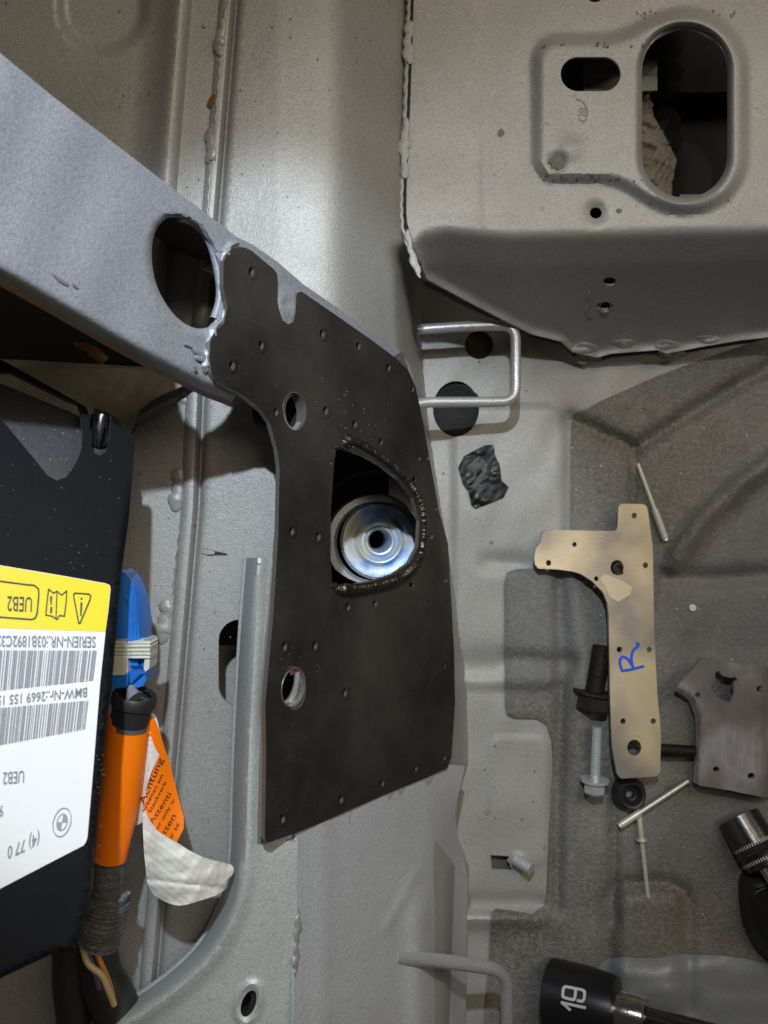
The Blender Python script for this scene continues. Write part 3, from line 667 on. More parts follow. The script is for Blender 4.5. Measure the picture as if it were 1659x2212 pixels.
# ------------------------------------------------------------------ strut mount seen through the opening
tm = thing('strut_mount', P(812, 1172, .362), 'iridescent zinc strut mount cup with round centre hole, seen inside the eye-shaped opening', 'strut mount')
px = .370/F*.92
def rr_(x): return x*px
lathe('cup', P(820, 1168, .370), (.10, 0, 1), [(-.030, rr_(24)), (-.012, rr_(23)), (-.001, rr_(25)), (.0012, rr_(29)), (.0014, rr_(33)), (-.0004, rr_(37)), (-.0006, rr_(42)), (.0010, rr_(47)), (.0012, rr_(52)), (-.0006, rr_(56)),
      (-.0012, rr_(62)), (.0001, rr_(74)), (.0002, rr_(86)), (-.0016, rr_(92))], IRID, tm, 64, sharp=50)
lathe('outer_flange', P(810, 1172, .372), (.10, 0, 1), [(-.0015, rr_(90)), (.0005, rr_(97)), (.0005, rr_(112)), (-.003, rr_(118))], ZINC, tm, 64)
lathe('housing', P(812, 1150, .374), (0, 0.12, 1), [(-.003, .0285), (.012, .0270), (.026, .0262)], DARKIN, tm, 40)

# ------------------------------------------------------------------ tie-down loops, plugs, patch, stud
def rod(pts, d, r, bend=18):
    out = []
    for i, q in enumerate(pts):
        if 0 < i < len(pts)-1:
            a, b, c = A(*pts[i-1]), A(*q), A(*pts[i+1])
            p0 = b+(a-b)/np.hypot(*(a-b)[:2])*bend; p2 = b+(c-b)/np.hypot(*(c-b)[:2])*bend
            for t in np.linspace(0, 1, 9): out.append((1-t)**2*p0+2*t*(1-t)*b+t*t*p2)
        else: out.append(A(*q))
    return [P(*q) for q in out]
LOOPM = paint('loop_paint', (.46, .46, .46), rough=.32, metal=.5, dirt=.15)
l1 = tube('tie_down_loop', rod([(902, 712, .388), (1000, 705, .388), (1114, 702, .388), (1114, 868, .384), (905, 869, .376), (862, 886, .372)], 0, 0, 34), .0026, LOOPM, None, 18)
tag(l1, 'grey painted wire tie-down loop standing out above the round rubber plug', 'tie-down loop', 'wire tie-down loops')
l2 = tube('tie_down_loop', rod([(852, 2066, .322), (960, 2076, .338), (1094, 2096, .358), (1096, 2250, .366), (1085, 2500, .370)], 0, 0, 42), .0029, LOOPM, None, 18)
tag(l2, 'grey painted wire tie-down loop at the bottom left of the large socket', 'tie-down loop', 'wire tie-down loops')
# holes' contents
pg = thing('rubber_plug', P(985, 883, .42), 'round dark rubber plug in the floor under the upper wire loop', 'rubber plug')
lathe('plug_disc', P(985, 885, .4225), (-.15, .05, 1), [(0, .0001), (0, .0095), (.0008, .0112), (.0016, .0128), (.0012, .0142), (-.002, .0146)], RUBG, pg, 40)
rp = thing('rusty_plug', P(1035, 745, .423), 'small round rust-brown plug inside the upper wire loop', 'plug')
lathe('plug_disc', P(1035, 745, .4245), (0, 0, 1), [(0, .0001), (.0003, .006), (.0, .0092)], plain('rusty_plug', (.085, .055, .03), .7, 0, .5, 120), rp, 32)
pt = thing('sealant_patch', P(1045, 1030, .417), 'square glossy black sealant smear on the grey floor below the rubber plug', 'sealant patch')
sheet('smear', [(990, 1010), (1003, 985), (1022, 975), (1046, 962), (1066, 960), (1070, 985), (1080, 1005), (1084, 1038), (1099, 1052), (1088, 1074), (1060, 1086), (1028, 1098), (1018, 1090), (1012, 1060), (1000, 1045)], [],
      lambda U, V: d_floor(U, V)-.0012-.0007*np.abs(wob(U, V, 17, 2)), TAR, pt, step=4, thick=.0006)
sheet('grey_skin', [(1008, 1000), (1036, 985), (1052, 1000), (1050, 1040), (1030, 1064), (1014, 1050)], [], lambda U, V: d_floor(U, V)-.0016-.0006*wob(U, V, 12, 3), plain('grey_smear', (.06, .06, .06), .5, .0, .4, 120, 300, .6, .002), pt, step=5, thick=.0006)
st = thing('weld_stud', P(1130, 1865, .417), 'threaded weld stud leaning beside the rectangular hole in the grey floor', 'stud')
def threaded(name, a, b, r, pitch, mat, parent, seg=16):
    a, b = Vector(a), Vector(b); L = (b-a).length; n = max(3, int(L/pitch*4)); ax = (b-a)/L
    prof = [(0, .0001)]+[(L*i/n, r*(1 if i % 4 in (1, 2) else .84)) for i in range(n+1)]+[(L, .0001)]
    return lathe(name, a, ax, prof, mat, parent, seg, sharp=25)
threaded('thread', P(1112, 1856, .413), P(1148, 1878, .406), .0030, .0016, ZINC, st)
sheet('stud_foot', blotch(1122, 1858, 24, 18, .12), [], lambda U, V: d_floor(U, V)-.0005-.0018*gauss(np.hypot(U-1120, V-1858), 12), FLOORP, st, step=6, thick=.0005)
flatmark('rust_ring', [blotch(1140, 1884, 15, 12, .4), blotch(1052, 1755, 5, 8)], d_floor, plain('pale_rust', (.33, .29, .19), .6), st, .0004)['kind'] = 'stuff'
build('seam_pocket', [P(1040, 1830, .4265), P(1130, 1830, .4265), P(1130, 1890, .4265), P(1040, 1890, .4265)], [(0, 3, 2, 1)], plain('pocket_brown', (.11, .10, .075), .7), floor)
flatmark('floor_speck', [blotch(random.uniform(930, 1180), random.uniform(700, 2000), random.uniform(1, 3.2), 7) for _ in range(30)]+[blotch(1305, 1330, 1, 6)], d_floor, m_, floor, .0004)
flatmark('smudge', [blotch(1062, 1172, 5, 8), blotch(1052, 1755, 6, 8)], d_floor, plain('tan_smudge', (.25, .21, .13), .7), floor, .0004)

# ------------------------------------------------------------------ bitumen mat
mat = sheet('sound_deadening_mat', MATO, [WELL], d_mat, MAT, step=8.5, ostep=7, hstep=8, thick=.0030, bottom=False)
tag(mat, 'brown-grey bitumen sound-deadening mat covering the floor on the right', 'mat')
def d_well(U, V): return d_floor(U, V)-.0008-.0011*gauss(dist(U, V, [(1310, 2078), (1360, 2108), (1420, 2112), (1490, 2096), (1560, 2086)]), 14)
WELLP = paint('well_lit_paint', (.33, .35, .38), rough=.42, metal=.4, dirt=.15)  # blue-grey tint paints cool reflected light into the well
sheet('well_panel', [(1270, 2100), (1300, 2055), (1500, 2045), (1660, 2066), (1780, 2100), (1900, 2200), (1900, 2450), (1290, 2450), (1270, 2250)], [], d_well, WELLP, floor, step=8, thick=.0006, bottom=False)
def zm(U, V): return d_mat(U, V)
def dz(u, v): return float(d_mat(A(u), A(v))[0])

# ------------------------------------------------------------------ tan bracket marked R
B1 = [(1342, 1088), (1390, 1089), (1397, 1094), (1400, 1106), (1410, 1183), (1413, 1365), (1420, 1500), (1428, 1584), (1426, 1669), (1419, 1677), (1342, 1682), (1333, 1673), (1322, 1614), (1318, 1511), (1315, 1329), (1312, 1302), (1303, 1280),
      (1280, 1256), (1255, 1240), (1236, 1234), (1205, 1230), (1163, 1228), (1156, 1220), (1154, 1205), (1157, 1186), (1167, 1172), (1172, 1150), (1180, 1145), (1324, 1147), (1331, 1146), (1334, 1138), (1336, 1094)]
def d_b1(U, V): return .4045-.0035*ss(1150, 1500, V)*1.0+.004*ss(1200, 1150, U)*0+.0004*wob(U, V, 90, 9)
tb = thing('tan_bracket', P(1370, 1400, .404), 'tan steel bracket plate with a blue hand-written R, lying on the mat', 'bracket')
b1h = [(1370, 1114, 6), (1241, 1176, 5), (1185, 1216, 6), (1288, 1250, 5), (1394, 1221, 6), (1338, 1403, 6), (1402, 1403, 5.5), (1346, 1558, 6), (1411, 1558, 6), (1333, 1226, 15), (1370, 1615, 16)]
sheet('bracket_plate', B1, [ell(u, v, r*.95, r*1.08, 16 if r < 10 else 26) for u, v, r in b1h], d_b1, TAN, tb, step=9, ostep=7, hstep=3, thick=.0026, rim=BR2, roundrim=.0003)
# the hand-written R lies on its side
def brush(poly, w): return stroke([tuple(q) for q in dens(poly, 3, True, False)], w)
flatmark('letter_r', brush([(1344, 1449), (1365, 1446), (1390, 1439)], 6)+brush([(1344, 1449), (1339, 1432), (1343, 1420), (1354, 1422), (1366, 1438), (1369, 1443)], 6)
         + brush([(1367, 1441), (1364, 1422), (1368, 1405), (1377, 1397), (1379, 1391), (1375, 1391)], 6), d_b1, PEN, tb, .0002)
flatmark('bright_patch', [[(1307, 1240), (1340, 1252), (1366, 1268), (1362, 1284), (1335, 1300), (1318, 1290), (1308, 1268), (1296, 1250)]], d_b1, plain('sanded_patch', (.70, .58, .40), .36, .3, .12, 120, 800, .03), tb, .00015)
lathe('bolt_tip', P(1336, 1228, .405), (.1, .1, 1), [(-.004, .0042), (.0, .0040), (.0012, .0034), (.0013, .0017), (-.0008, .0015), (-.0008, .0001)], RUSTB, tb, 20)

# ------------------------------------------------------------------ second bracket
B2 = [(1456, 1492), (1478, 1466), (1500, 1441), (1512, 1424), (1521, 1421), (1590, 1432), (1659, 1443), (1690, 1450), (1686, 1560), (1676, 1720), (1652, 1723), (1580, 1708), (1512, 1697), (1497, 1689), (1500, 1650), (1503, 1600), (1501, 1547), (1488, 1513), (1470, 1499)]
def d_b2(U, V): return .402+.006*np.clip(1-dist(U, V, [(1456, 1492), (1488, 1513), (1502, 1547), (1503, 1600), (1498, 1690)])/16, 0, 1)**2+.004*ss(1648-(V-1450)*.02, 1672-(V-1450)*.02, U)*2.5-.0008*ss(1642, 1634, U)*0
sb = thing('curved_bracket', P(1570, 1560, .402), 'shiny brown steel bracket with a large ragged square hole at the right edge', 'bracket')
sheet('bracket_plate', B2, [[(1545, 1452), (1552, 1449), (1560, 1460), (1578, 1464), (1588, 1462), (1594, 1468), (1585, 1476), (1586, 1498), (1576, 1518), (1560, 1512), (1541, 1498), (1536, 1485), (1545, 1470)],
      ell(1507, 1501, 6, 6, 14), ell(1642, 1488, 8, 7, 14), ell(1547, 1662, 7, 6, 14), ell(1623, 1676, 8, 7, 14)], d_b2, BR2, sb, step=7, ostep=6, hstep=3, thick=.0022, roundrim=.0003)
# studs and bolts
s1 = thing('threaded_stud', P(1460, 1621, .408), 'short threaded rod lying across the gap between the two brackets', 'threaded rod')
threaded('thread', P(1405, 1618, .409), P(1515, 1624, .409), .0032, .0011, RUSTB, s1)
def hexbolt(th, tip, head0, head1, r, rh, mat, hmat, flange=None, pitch=.0013):
    threaded('shank', tip, head0, r, pitch, mat, th, 18)
    a, b = Vector(head0), Vector(head1); ax = (b-a).normalized(); L = (b-a).length
    u = Vector((0, 0, 1)); s = ax.cross(u).normalized(); u = s.cross(ax)
    vs = []; fs = []
    for t, k in ((0, .90), (.06, 1), (.85, 1), (1, .86)):
        for i in range(6):
            an = math.pi/3*i+.2; vs.append(a+ax*L*t+(s*math.cos(an)+u*math.sin(an))*rh*k)
    for j in range(3):
        for i in range(6): fs.append((j*6+i, j*6+6+i, j*6+6+(i+1) % 6, j*6+(i+1) % 6))
    fs.append(tuple(range(6))); fs.append(tuple(18+i for i in range(6))[::-1])
    o = build('hex_head', vs, fs, hmat, th, None, 30)
    if flange: lathe('flange', a-ax*.0008, ax, [(0, .0001), (0, flange), (.0012, flange), (.002, rh), (.002, .0001)], hmat, th, 28)
zb = thing('zinc_bolt', P(1288, 1640, .408), 'bright zinc flange bolt with its hex head towards the bottom, left of the tan bracket', 'bolt')
hexbolt(zb, P(1290, 1570, .4065), P(1285, 1686, .4065), P(1284, 1714, .4065), .0027, .0058, ZINC, ZINC, .0074)
db = thing('dark_bolt', P(1290, 1470, .408), 'dark rusty hex bolt sticking out from under the tan bracket', 'bolt')
hexbolt(db, P(1301, 1395, .411), P(1284, 1496, .411), P(1279, 1534, .411), .0050, .0094, RUSTB, RUSTB, .0112)
gr = thing('rubber_grommet', P(1358, 1711, .413), 'black ring-shaped rubber grommet touching the bottom end of the tan bracket', 'grommet')
R_ = .413/F
lathe('ring', P(1357, 1712, .4165), (.05, .1, 1), [(.001, 11*R_), (.0045, 19*R_), (.0066, 22*R_), (.0070, 26*R_), (.0050, 32*R_), (.0020, 36*R_), (-.001, 36*R_)], RUB, gr, 40)
lathe('inner_lip', P(1357, 1712, .4165), (.05, .1, 1), [(.0005, 9*R_), (.0035, 10*R_), (.0040, 13*R_), (.0030, 16*R_)], RUB, gr, 32)
# rivets
def rivet(a, b, k, label, flange=True, rb=.0019):
    """a = tip of the mandrel, b = end of the rivet body"""
    A_, B_ = Vector(a), Vector(b); L = (B_-A_).length; ax = (B_-A_)/L
    t = thing('blind_rivet', A_, label, 'rivet', 'blind rivets scattered on the mat')
    lathe('mandrel', A_, ax, [(0, .0001), (.0005, .0011), (L*k, .0012)], ALU, t, 14)
    lathe('sleeve', A_, ax, [(L*k, .0009), (L*k, rb), (L*.97, rb), (L*.98, rb*.8), (L, rb*.9), (L, .0001)], ALU, t, 16)
    if flange: lathe('rivet_flange', A_, ax, [(L*k-.0012, .0008), (L*k-.0006, rb*1.9), (L*k, rb*2.0), (L*k+.0002, rb)], ALU, t, 20)
rivet(P(1377, 1000, .414), P(1438, 1167, .414), .60, 'blind rivet lying beside the top of the tan bracket', False)
rivet(P(1489, 1686, .411), P(1338, 1784, .4125), .70, 'blind rivet lying diagonally just below the curved bracket', False)
rivet(P(1402, 1960, .413), P(1379, 1748, .4135), .69, 'blind rivet pointing straight down below the diagonal one', True, .0014)
# little bright crumb on the mat
cr = sheet('metal_crumb', blotch(1497, 1313, 8, 10, .15), [], lambda U, V: zm(U, V)-.0012, ALU, None, step=4, thick=.0008); tag(cr, 'tiny bright metal crumb alone on the mat right of the tan bracket', 'metal crumb')
for k in range(0):
    pass
swarf = flatmark('swarf', [blotch(random.uniform(1230, 1650), random.uniform(900, 2060), random.uniform(.8, 2.3), 6) for _ in range(60)], d_mat, plain('pale_swarf', (.55, .54, .50), .4, .3), None, .0012); swarf['kind'] = 'stuff'; swarf['label'] = 'fine pale metal swarf sprinkled over the mat'; swarf['category'] = 'swarf'

# ------------------------------------------------------------------ sockets
sk = thing('large_socket', P(1255, 2160, .40), 'large black impact socket marked 19 on a chrome drive, bottom edge of the picture', 'socket')
a = P(1187, 2146, .409); b = P(1333, 2184, .392); ax = (b-a); L = ax.length; ax.normalize()
lathe('socket_body', a, ax, [(.012, .0001), (.010, .0125), (0, .0140), (-.0004, .0158), (.0006, .0172), (L*.55, .0173), (L*.93, .0160), (L*.99, .0154), (L, .0140), (L, .0088), (L-.004, .0086)], SOCK, sk, 64)
side_ = Vector((0, 0, 1)).cross(ax).normalized()
def on_cyl(rad):
    def f(U, V):
        out = []
        for u, v in zip(U, V):
            # picture ray meets the cylinder
            d = P(u, v, 1.0)-Vector((0, 0, CAMZ)); o = Vector((0, 0, CAMZ))-a
            dd = d-ax*d.dot(ax); oo = o-ax*o.dot(ax)
            A2 = dd.dot(dd); B2_ = 2*dd.dot(oo); C2 = oo.dot(oo)-rad*rad; q = max(B2_*B2_-4*A2*C2, 0)
            out.append((-B2_-math.sqrt(q))/(2*A2))
        return np.array(out)
    return f
gz = lambda pts: [(1157.8+x*.1875, 2056.3+y*.1875) for x, y in pts]
flatmark('size_number', brush(gz([(345, 400), (440, 420), (456, 445), (446, 530), (425, 548), (330, 525), (309, 495), (320, 415), (345, 400)]), 6.2)+brush(gz([(440, 418), (535, 440), (560, 470), (550, 548), (530, 568), (480, 560)]), 6)
         + brush(gz([(296, 582), (400, 606), (565, 642)]), 6)+brush(gz([(300, 584), (345, 625), (392, 668)]), 5.4), on_cyl(.0174), ETCH, sk, .0003)
# drive adaptor + bar
c0 = b-ax*.002; c1 = c0+ax*.0165
lathe('drive_collar', c0, ax, [(0, .0095), (.0135, .0095), (.0145, .0090), (.0165, .0090), (.0168, .0075), (.0168, .0001)], CHRO, sk, 40)
lathe('extension_bar', c1-ax*.001, ax, [(0, .0058), (.008, .0056), (.10, .0056), (.10, .0001)], CHRD, sk, 32)
def on_cyl2(U, V):
    return on_cyl(.0096)(U, V)
text('drive_size', '1/2', (1372, 2206), (-2, -27), (-24, 3), on_cyl2, INK, sk, .0002)
# small socket at the right edge with the ratchet
s2 = thing('small_socket', P(1630, 1810, .40), 'small dark knurled socket on the ratchet at the right edge', 'socket')
a2 = P(1594, 1764, .412); b2 = P(1660, 1872, .398); ax2 = (b2-a2); L2 = ax2.length; ax2.normalize()
prof = [(.008, .0001), (.006, .0085), (0, .0098), (.0003, .0112), (L2*.55, .0114)]
for i in range(6): prof += [(L2*(.56+.03*i), .0114 if i % 2 else .0111)]
prof += [(L2*.74, .0108), (L2*.97, .0104), (L2, .0095), (L2, .006)]
lathe('socket_body', a2, ax2, prof, plain('gunmetal_socket', (.10, .09, .09), .26, .9, .2, 80), s2, 48)
kn = []
for t0 in (.53, .82):
    for i in range(26):
        an = math.pi*(i/26)-.2; s_v = ax2.cross(Vector((0, 0, 1))).normalized(); up = s_v.cross(ax2)
        kn.append((t0, an))
vs = []; fs = []
for t0, an in kn:
    s_v = ax2.cross(Vector((0, 0, 1))).normalized(); up = s_v.cross(ax2); r = .0116
    for dt, da in ((0, -.025), (0, .025), (.06, .025), (.06, -.025)):
        vs.append(a2+ax2*L2*(t0+dt)+(s_v*math.cos(an+da)+up*math.sin(an+da))*r)
    k = len(vs)-4; fs.append((k, k+1, k+2, k+3))
build('knurling', vs, fs, ETCH, s2, kind='stuff')
lathe('drive_neck', b2-ax2*.002, ax2, [(0, .0052), (.012, .0052)], CHRO, s2, 24)
rt = thing('ratchet', P(1680, 1980, .40), 'black ratchet handle below the small socket, cut by the right edge', 'ratchet')
def d_rt(U, V): return .398+.008*np.clip(1-dist(U, V, RTs, True)/40, 0, 1)**2
RTO = [(1616, 1905), (1640, 1888), (1700, 1880), (1790, 1900), (1830, 1980), (1800, 2090), (1740, 2110), (1680, 2085), (1645, 2055), (1622, 2020), (1612, 1960)]
RTs = dens(RTO, 8, True)
sheet('handle', RTO, [], d_rt, RUB, rt, step=9, ostep=8, thick=.012, smooth=True)
sheet('handle_collar', [(1630, 1930), (1700, 1910), (1780, 1940), (1790, 2010), (1740, 2060), (1660, 2030), (1634, 1990)], [], lambda U, V: .3968+0*U, SOCK, rt, step=12, thick=.002, smooth=True, roundrim=.0006)

# ------------------------------------------------------------------ control unit (left foreground)
M3 = np.linalg.solve(np.array([[290, 945, 1], [180, 1960, 1], [0, 945, 1.]]), 1/np.array([.237, .190, .216]))
def d_box(U, V): return 1/(M3[0]*U+M3[1]*V+M3[2])
cu = thing('control_unit', P(120, 1500, .21), 'black control unit box with a yellow and white sticker, left foreground', 'control unit')
BX = [(-420, 620), (9, 780), (142, 854), (186, 879), (193, 896), (194, 940), (197, 965), (206, 981), (217, 984), (229, 975), (237, 950), (239, 914), (286, 938), (292, 948), (289, 990), (278, 1123), (262, 1240), (250, 1380), (241, 1490), (231, 1550),
      (216, 1700), (204, 1860), (196, 1932), (174, 2026), (160, 2052), (113, 2061), (0, 2114), (-420, 2300)]
BXH = [(-30, 830), (-5, 803), (20, 802), (150, 866), (168, 872), (175, 890), (179, 946), (175, 975), (166, 996), (155, 1015), (142, 1031), (122, 1038), (103, 1027), (55, 968), (-10, 890)]
sheet('cover', BX, [BXH], lambda U, V: d_box(U, V)+.0030*np.clip(1-dist(U, V, BX, True)/9, 0, 1)**2*ss(1000, 1300, V), BOXM, cu, step=11, ostep=8, thick=.0016, rim=BOXE, roundrim=.0003)
BX2 = [(-420, 660), (0, 830), (120, 880), (165, 900), (196, 926), (204, 880), (236, 900), (262, 972), (256, 1010), (244, 1123), (232, 1240), (220, 1380), (206, 1490), (196, 1560), (184, 1700), (174, 1860), (164, 1932), (146, 2010), (105, 2020), (-420, 2230)]
sheet('housing', BX2, [], lambda U, V: d_box(U, V)+.009, plain('speckled_housing', (.017, .018, .021), .5, .0, .4, 300), cu, step=24, thick=.010)
tube('locating_pin', [P(218, 898, .2395), P(215, 930, .2390), P(213, 955, .2395), P(212, 966, .242)], [.0031, .0031, .0028, .0012], plain('pin_steel', (.30, .31, .36), .2, 1.0), cu, 20)
flatmark('dust_speck', [blotch(random.uniform(50, 170), random.uniform(900, 1030), random.uniform(.8, 2.2), 6) for _ in range(26)], lambda U, V: d_box(U, V)+.0087, plain('dim_dust', (.16, .17, .17), .6), cu, 0)
flatmark('dust_speck', [blotch(random.uniform(0, 270), random.uniform(960, 1240), random.uniform(.6, 1.5), 6) for _ in range(40)]+[blotch(random.uniform(200, 225), random.uniform(1560, 1860), random.uniform(.6, 1.4), 6) for _ in range(30)], d_box, plain('grey_dust', (.09, .09, .09), .6), cu, .0002)['kind'] = 'stuff'
# the sticker
LB = [(-420, 1150), (0, 1221), (120, 1241), (228, 1260), (237, 1264), (239, 1272), (234, 1320), (228, 1365), (216, 1480), (200, 1680), (189, 1808), (186, 1818), (181, 1826), (90, 1873), (0, 1920), (-420, 2130)]
lab = sheet('sticker', LB, [], lambda U, V: d_box(U, V)-.0004, WHT, cu, step=22, thick=.0003)
sheet('yellow_field', [(-420, 1152), (0, 1222), (120, 1242), (228, 1261), (236, 1265), (238, 1272), (233, 1320), (228, 1365), (0, 1357), (-420, 1342)], [], lambda U, V: d_box(U, V)-.0005, YEL, lab, step=22, thick=.00008)
def dl(U, V): return d_box(U, V)-.0005
def T(name, s, org, ex, ey, mat=INKG, **k): return text(name, s, org, ex, ey, dl, mat, lab, **k)
yl = .0003
fr = lambda p, w, c=True: stroke(p, w, c)
flatmark('model_frame', fr([(-60, 1247), (60, 1263), (74, 1264), (83, 1272), (84, 1285), (80, 1325), (76, 1335), (68, 1338), (-60, 1328)], 3), dl, INK, lab, yl)
T('model_text', 'UEB2', (71, 1290), (-24.5, -1), (-2, 46), INK)
flatmark('manual_icon', fr([(105, 1272), (115, 1281), (123, 1277), (133, 1285), (144, 1276), (143, 1300), (139, 1331), (129, 1329), (123, 1338), (113, 1331), (99, 1328), (101, 1305)], 2.4)+fr([(123, 1281), (121, 1334)], 2.2, False)
         + [[(108, 1288), (113, 1288), (111, 1306), (109, 1306)], [(109, 1311), (113, 1311), (112, 1324), (108, 1324)]], dl, INK, lab, yl)
flatmark('warning_icon', fr([(162, 1281), (192, 1283), (196, 1287), (194, 1296), (173, 1346), (170, 1346), (160, 1292), (159, 1284)], 2.8)+[[(173, 1330), (176, 1330), (178, 1302), (174, 1300)], blotch(176, 1293, 2.4, 8, 0)], dl, INK, lab, yl)
T('serial_text', 'SERIEN-NR.:03B1892C32', (208, 1375), (-20.5, -.2), (-1.5, 34), bold=.01)
T('part_number', 'BMW-Nr.:2669 155 150', (190, 1485), (-21, 2.0), (-1.5, 29), bold=.01)
T('version_text', 'UEB2', (54, 1664), (-21, 2), (-2, 38)); T('quality_text', '9', (8, 1738), (-18, 4), (-2, 36)); T('date_text', '(4) 77 0', (87, 1797), (-22, 10), (-2, 40))
def bars(name, ur, v0r, v1r, ul, v0l, v1l, seed):
    r = random.Random(seed); x = ur; out = []
    while x > ul:
        w = r.choice([1.2, 1.2, 2.2, 3.2]); t = (x-ur)/(ul-ur); sk_ = -8
        a_, b_ = v0r+(v0l-v0r)*t, v1r+(v1l-v1r)*t
        if x-w > ul: out.append([(x, a_), (x-w, a_), (x-w+sk_, b_), (x+sk_, b_)])
        x -= w+r.choice([1.3, 1.3, 2.4, 3.4])
    return flatmark(name, out, dl, INKG, lab, yl)
bars('serial_barcode', 209, 1405, 1470, -90, 1404, 1502, 1); bars('part_barcode', 191, 1513, 1575, -90, 1536, 1628, 2)
c_ = lambda r1, r2, w: fr([(134+r1*math.cos(t)-5*math.sin(t)*r2/30, 1776+r2*math.sin(t)) for t in np.linspace(0, 2*math.pi, 26)], w, False)
flatmark('round_logo', c_(19, 31, 1.8)+c_(11, 18, 1.4)+[[(134, 1776)]+[(134+11*math.cos(t)-3*math.sin(t), 1776+18*math.sin(t)) for t in np.linspace(q, q+math.pi/2, 7)] for q in (-math.pi/2, math.pi/2)], dl, plain('logo_grey', (.28, .30, .36), .5), lab, yl)

# ------------------------------------------------------------------ plug connector
cn = thing('cable_connector', P(285, 1380, .245), 'blue plastic connector with an ivory locking slide beside the control unit', 'connector')
def dome(c, w, lift, base): return lambda U, V: base-lift*np.sqrt(np.clip(1-((U-c)/w)**2, 0, 1))
sheet('lever', [(262, 1232), (272, 1240), (284, 1256), (294, 1280), (303, 1312), (307, 1345), (305, 1388), (245, 1388), (250, 1300), (256, 1240)], [], dome(258, 56, .012, .252), BLUEP, cn, step=6, ostep=6, thick=.010)
for pth in ([(271, 1290), (280, 1310), (283, 1345), (286, 1383)], [(285, 1338), (291, 1355), (293, 1384)], [(292, 1340), (297, 1356), (299, 1384)]):
    p = dens(pth, 6, True, False); tube('rib', [P(q[0], q[1], float(dome(258, 56, .012, .252)(A(q[0]), A(q[1]))[0])) for q in p], .00045, BLUEP, cn, 8)
sheet('lower_shell', [(236, 1452), (276, 1452), (276, 1462), (274, 1480), (268, 1487), (236, 1489)], [], lambda U, V: .2405+0*U, BLUEP, cn, step=7, thick=.012, roundrim=.0006)
sheet('latch_housing', [(277, 1418), (316, 1418), (315, 1470), (310, 1480), (300, 1485), (278, 1483)], [ell(302, 1432, 5, 6, 14)], lambda U, V: .2425+.002*ss(1440, 1446, V)-.0*U, BLUEP, cn, step=6, thick=.010, roundrim=.0005)
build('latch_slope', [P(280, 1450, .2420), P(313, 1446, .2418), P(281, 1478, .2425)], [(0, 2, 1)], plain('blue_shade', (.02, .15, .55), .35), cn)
sheet('locking_slide', [(248, 1383), (258, 1381), (275, 1381), (279, 1386), (308, 1387), (310, 1381), (322, 1381), (325, 1390), (324, 1422), (276, 1422), (276, 1452), (268, 1458), (243, 1459), (242, 1440)], [],
      lambda U, V: .2395+.0010*np.sin((V-1383)*2*math.pi/8.2)*ss(1420, 1414, V)*.45+.0012*gauss(U-276, 5), WHP, cn, step=2.6, ostep=4, thick=.008)
sheet('slide_leg', [(313, 1420), (324, 1420), (322, 1445), (314, 1451), (310, 1444)], [], lambda U, V: .2402+0*U, WHP, cn, step=5, thick=.008, roundrim=.0004)

# ------------------------------------------------------------------ cable with boot, orange sleeve
cb = thing('cable', P(275, 1700, .25), 'thick cable wrapped in plain orange tape running down beside the control unit', 'cable')
a = P(291, 1505, .243); b = P(280, 1560, .244); ax_ = (b-a).normalized()
lathe('boot_ring', a, ax_, [(-.0005, .0050), (-.0012, .0064), (-.0002, .0070), (.0024, .0070), (.0032, .0062), (.0085, .0060)], RUB, cb, 40)
threaded_p = [(P(287, 1515, .2445), .0062), (P(283, 1545, .2445), .0061), (P(279, 1575, .2445), .006)]
tube('cloth_wrap', [p for p, r in threaded_p], [r for p, r in threaded_p], CLOTH, cb, 28)
tube('wires_in_boot', [P(282, 1482, .2435), P(286, 1500, .2425), P(292, 1508, .2420)], [.0012, .0022, .003], INKG, cb, 10)
sl = [(280.5, 1546, .0066), (272, 1620, .0065), (262, 1700, .0062), (250, 1780, .0058), (237, 1855, .0050)]
tube('orange_sleeve', [P(u, v, .2455) for u, v, r in sl], [r*1.03 for u, v, r in sl], ORG, cb, 36)
tp = dens([(240, 1850), (236, 1900), (232, 1945)], 6, True, False)
tube('taped_section', [P(q[0], q[1], .2475) for q in tp], [.0048+.0002*math.sin(i*2.1) for i in range(len(tp))], GREYT, cb, 24)
co = dens([(236, 1940), (226, 1985), (218, 2020), (213, 2036)], 3.2, True, False)
tube('corrugated_tube', [P(q[0], q[1], .2475) for q in co], [.0062+(.0005 if i % 3 else -.0003)+.0004*math.sin(i*.4) for i in range(len(co))], GREYT, cb, 28, sharp=20)
lathe('ragged_tape_edge', P(258, 1946, .2452), (-.6, -.5, .2), [(-.004, .0009), (0, .0019), (.008, .0014)], GREYT, cb, 12)
for pth, r, mt, nm in (([(178, 2040, .25), (190, 2081, .248), (219, 2106, .248), (233, 2136, .249), (246, 2170, .252)], .0010, WIREC, 'wire'), ([(205, 2050, .254), (222, 2090, .252), (238, 2130, .253), (246, 2168, .256)], .0009, WIREO, 'wire'),
                      ([(190, 2060, .256), (205, 2100, .256), (214, 2135, .258)], .0009, plain('violet_wire', (.16, .12, .22), .5), 'wire'),
                      ([(150, 2040, .262), (150, 2120, .262), (160, 2212, .264), (170, 2350, .27)], .0055, RUB, 'dark_cable'), ([(200, 2040, .266), (215, 2110, .266), (250, 2180, .266), (285, 2300, .272)], .0078, RUB, 'dark_cable')):
    tube(nm, [P(*q) for q in dens(pth, 8, True, False)], r, mt, cb, 14)

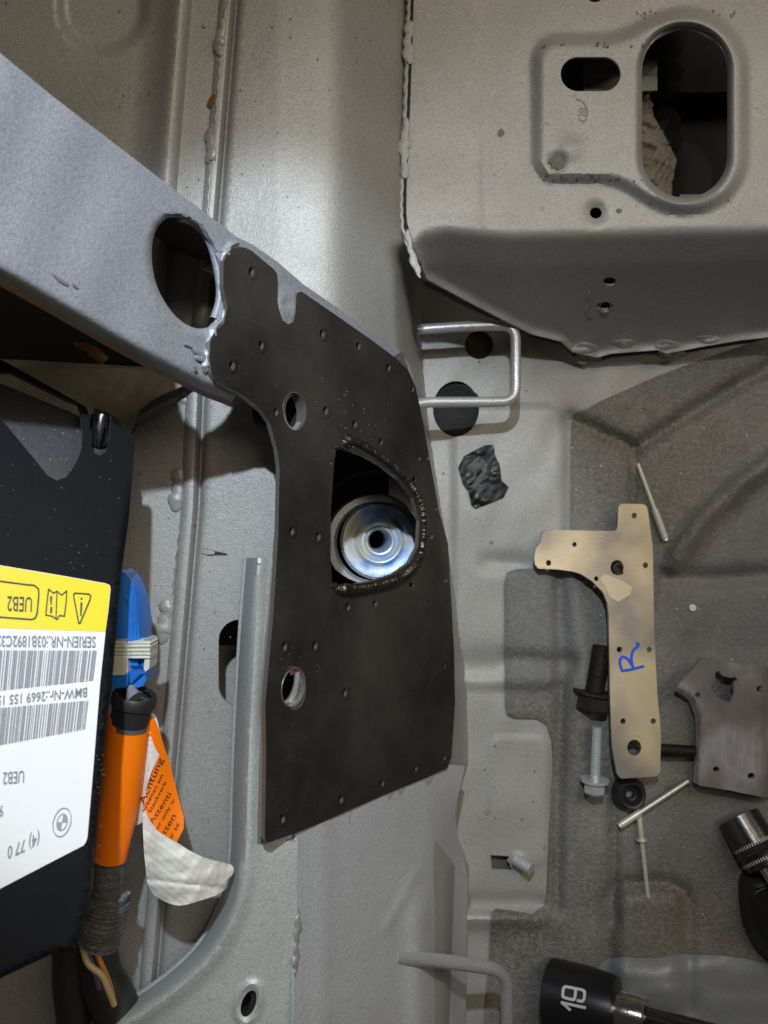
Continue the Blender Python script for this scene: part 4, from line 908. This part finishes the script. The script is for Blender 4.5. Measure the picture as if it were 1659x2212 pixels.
# ------------------------------------------------------------------ peeling warning sticker on the cable
pf = thing('peeling_sticker', P(360, 1750, .25), 'curled orange warning tag with black print and white backing hanging off the cable', 'warning tag')
def d_p1(U, V): return .2530-.0065*ss(400, 320, U)+.0016*np.sin((V-1600)/60)
sheet('printed_face', [(326, 1545), (338, 1560), (348, 1590), (356, 1618), (366, 1645), (380, 1702), (397, 1766), (397, 1790), (382, 1819), (352, 1806), (322, 1776), (308, 1745), (308, 1700), (318, 1600)], [], d_p1, ORG, pf, step=8, thick=.00025)
def d_p2(U, V): return .2458+.00012*np.abs(U-322)*1.0+.001*ss(1560, 1780, V)
sheet('backing_strip', [(328, 1541), (339, 1553), (346, 1590), (347, 1618), (340, 1640), (324, 1676), (314, 1716), (312, 1770), (284, 1780), (296, 1720), (310, 1640), (318, 1580)], [], d_p2, PAPER, pf, step=8, thick=.00025, smooth=True)
def d_p3(U, V):
    x = (U-308)/190
    return .2450-.006*np.sin(np.clip(x*2.2, 0, 3.14))+.020*np.clip(x-.15, 0, 1)**2+.0006*wob(U, V, 26, 3)+.0003*wob(U, V, 9, 5)+.0007*gauss(V-1900-.12*(U-320), 5)+.0035*np.clip((V-1840)/110, -1, 1)**2
sheet('curled_backing', [(308, 1740), (309, 1800), (313, 1860), (322, 1917), (346, 1942), (386, 1956), (430, 1946), (478, 1928), (488, 1903), (503, 1888), (502, 1870), (480, 1863), (437, 1851), (383, 1822), (345, 1799), (324, 1776), (313, 1752)], [], d_p3, PAPER, pf, step=5, ostep=4, thick=.00035, smooth=True)
TX = [('Achtung', (311, 1738), (361, 1622)), ('Arbeiten am', (311, 1757), (360, 1662)), ('Steckverb', (325, 1757), (369, 1674)), ('Attenti', (329, 1782), (380, 1700)), ('or only w', (341, 1793), (384, 1718)), ('tten', (357, 1804), (387, 1752)), ('ur se', (368, 1817), (394, 1770))]
for (s_t, p0, p1), em, nw in zip(TX, (18, 10.5, 10.5, 15, 10.5, 17, 12), (4.0, 5.75, 4.9, 3.45, 4.5, 2.0, 2.55)):
    dv = A(p1[0]-p0[0], p1[1]-p0[1]); L_ = np.hypot(*dv); dv /= L_
    text('warning_print', s_t, p0, tuple(dv*L_/nw), (dv[1]*em, -dv[0]*em), d_p1, INK, pf, .0003)

# ------------------------------------------------------------------ dark corner under the cross member
def d_bk(U, V): return .274+.006*ss(792, 782, V-(U-60)*.02)+.0006*wob(U, V, 30, 2)
bk = sheet('lower_rail', [(-350, 772), (0, 776), (60, 778), (170, 786), (300, 792), (432, 806), (420, 822), (330, 862), (300, 885), (270, 960), (-350, 1100)], [], d_bk, plain('dusty_rail', (.30, .265, .20), .6, .1, .35, 90, 400, .5, .001), step=9, thick=.001, kind='structure')
cp = dens([(160, 742, .292), (190, 752, .290), (212, 768, .288), (226, 781, .289)], 6, True, False)
cl = tube('amber_clip', [P(*q) for q in cp], [.0022*min(1, .3+i/len(cp)*1.3) for i in range(len(cp))], CLIPO, None, 10, flat=.5)
tag(cl, 'small amber plastic clip in the dark gap under the cross member', 'clip')
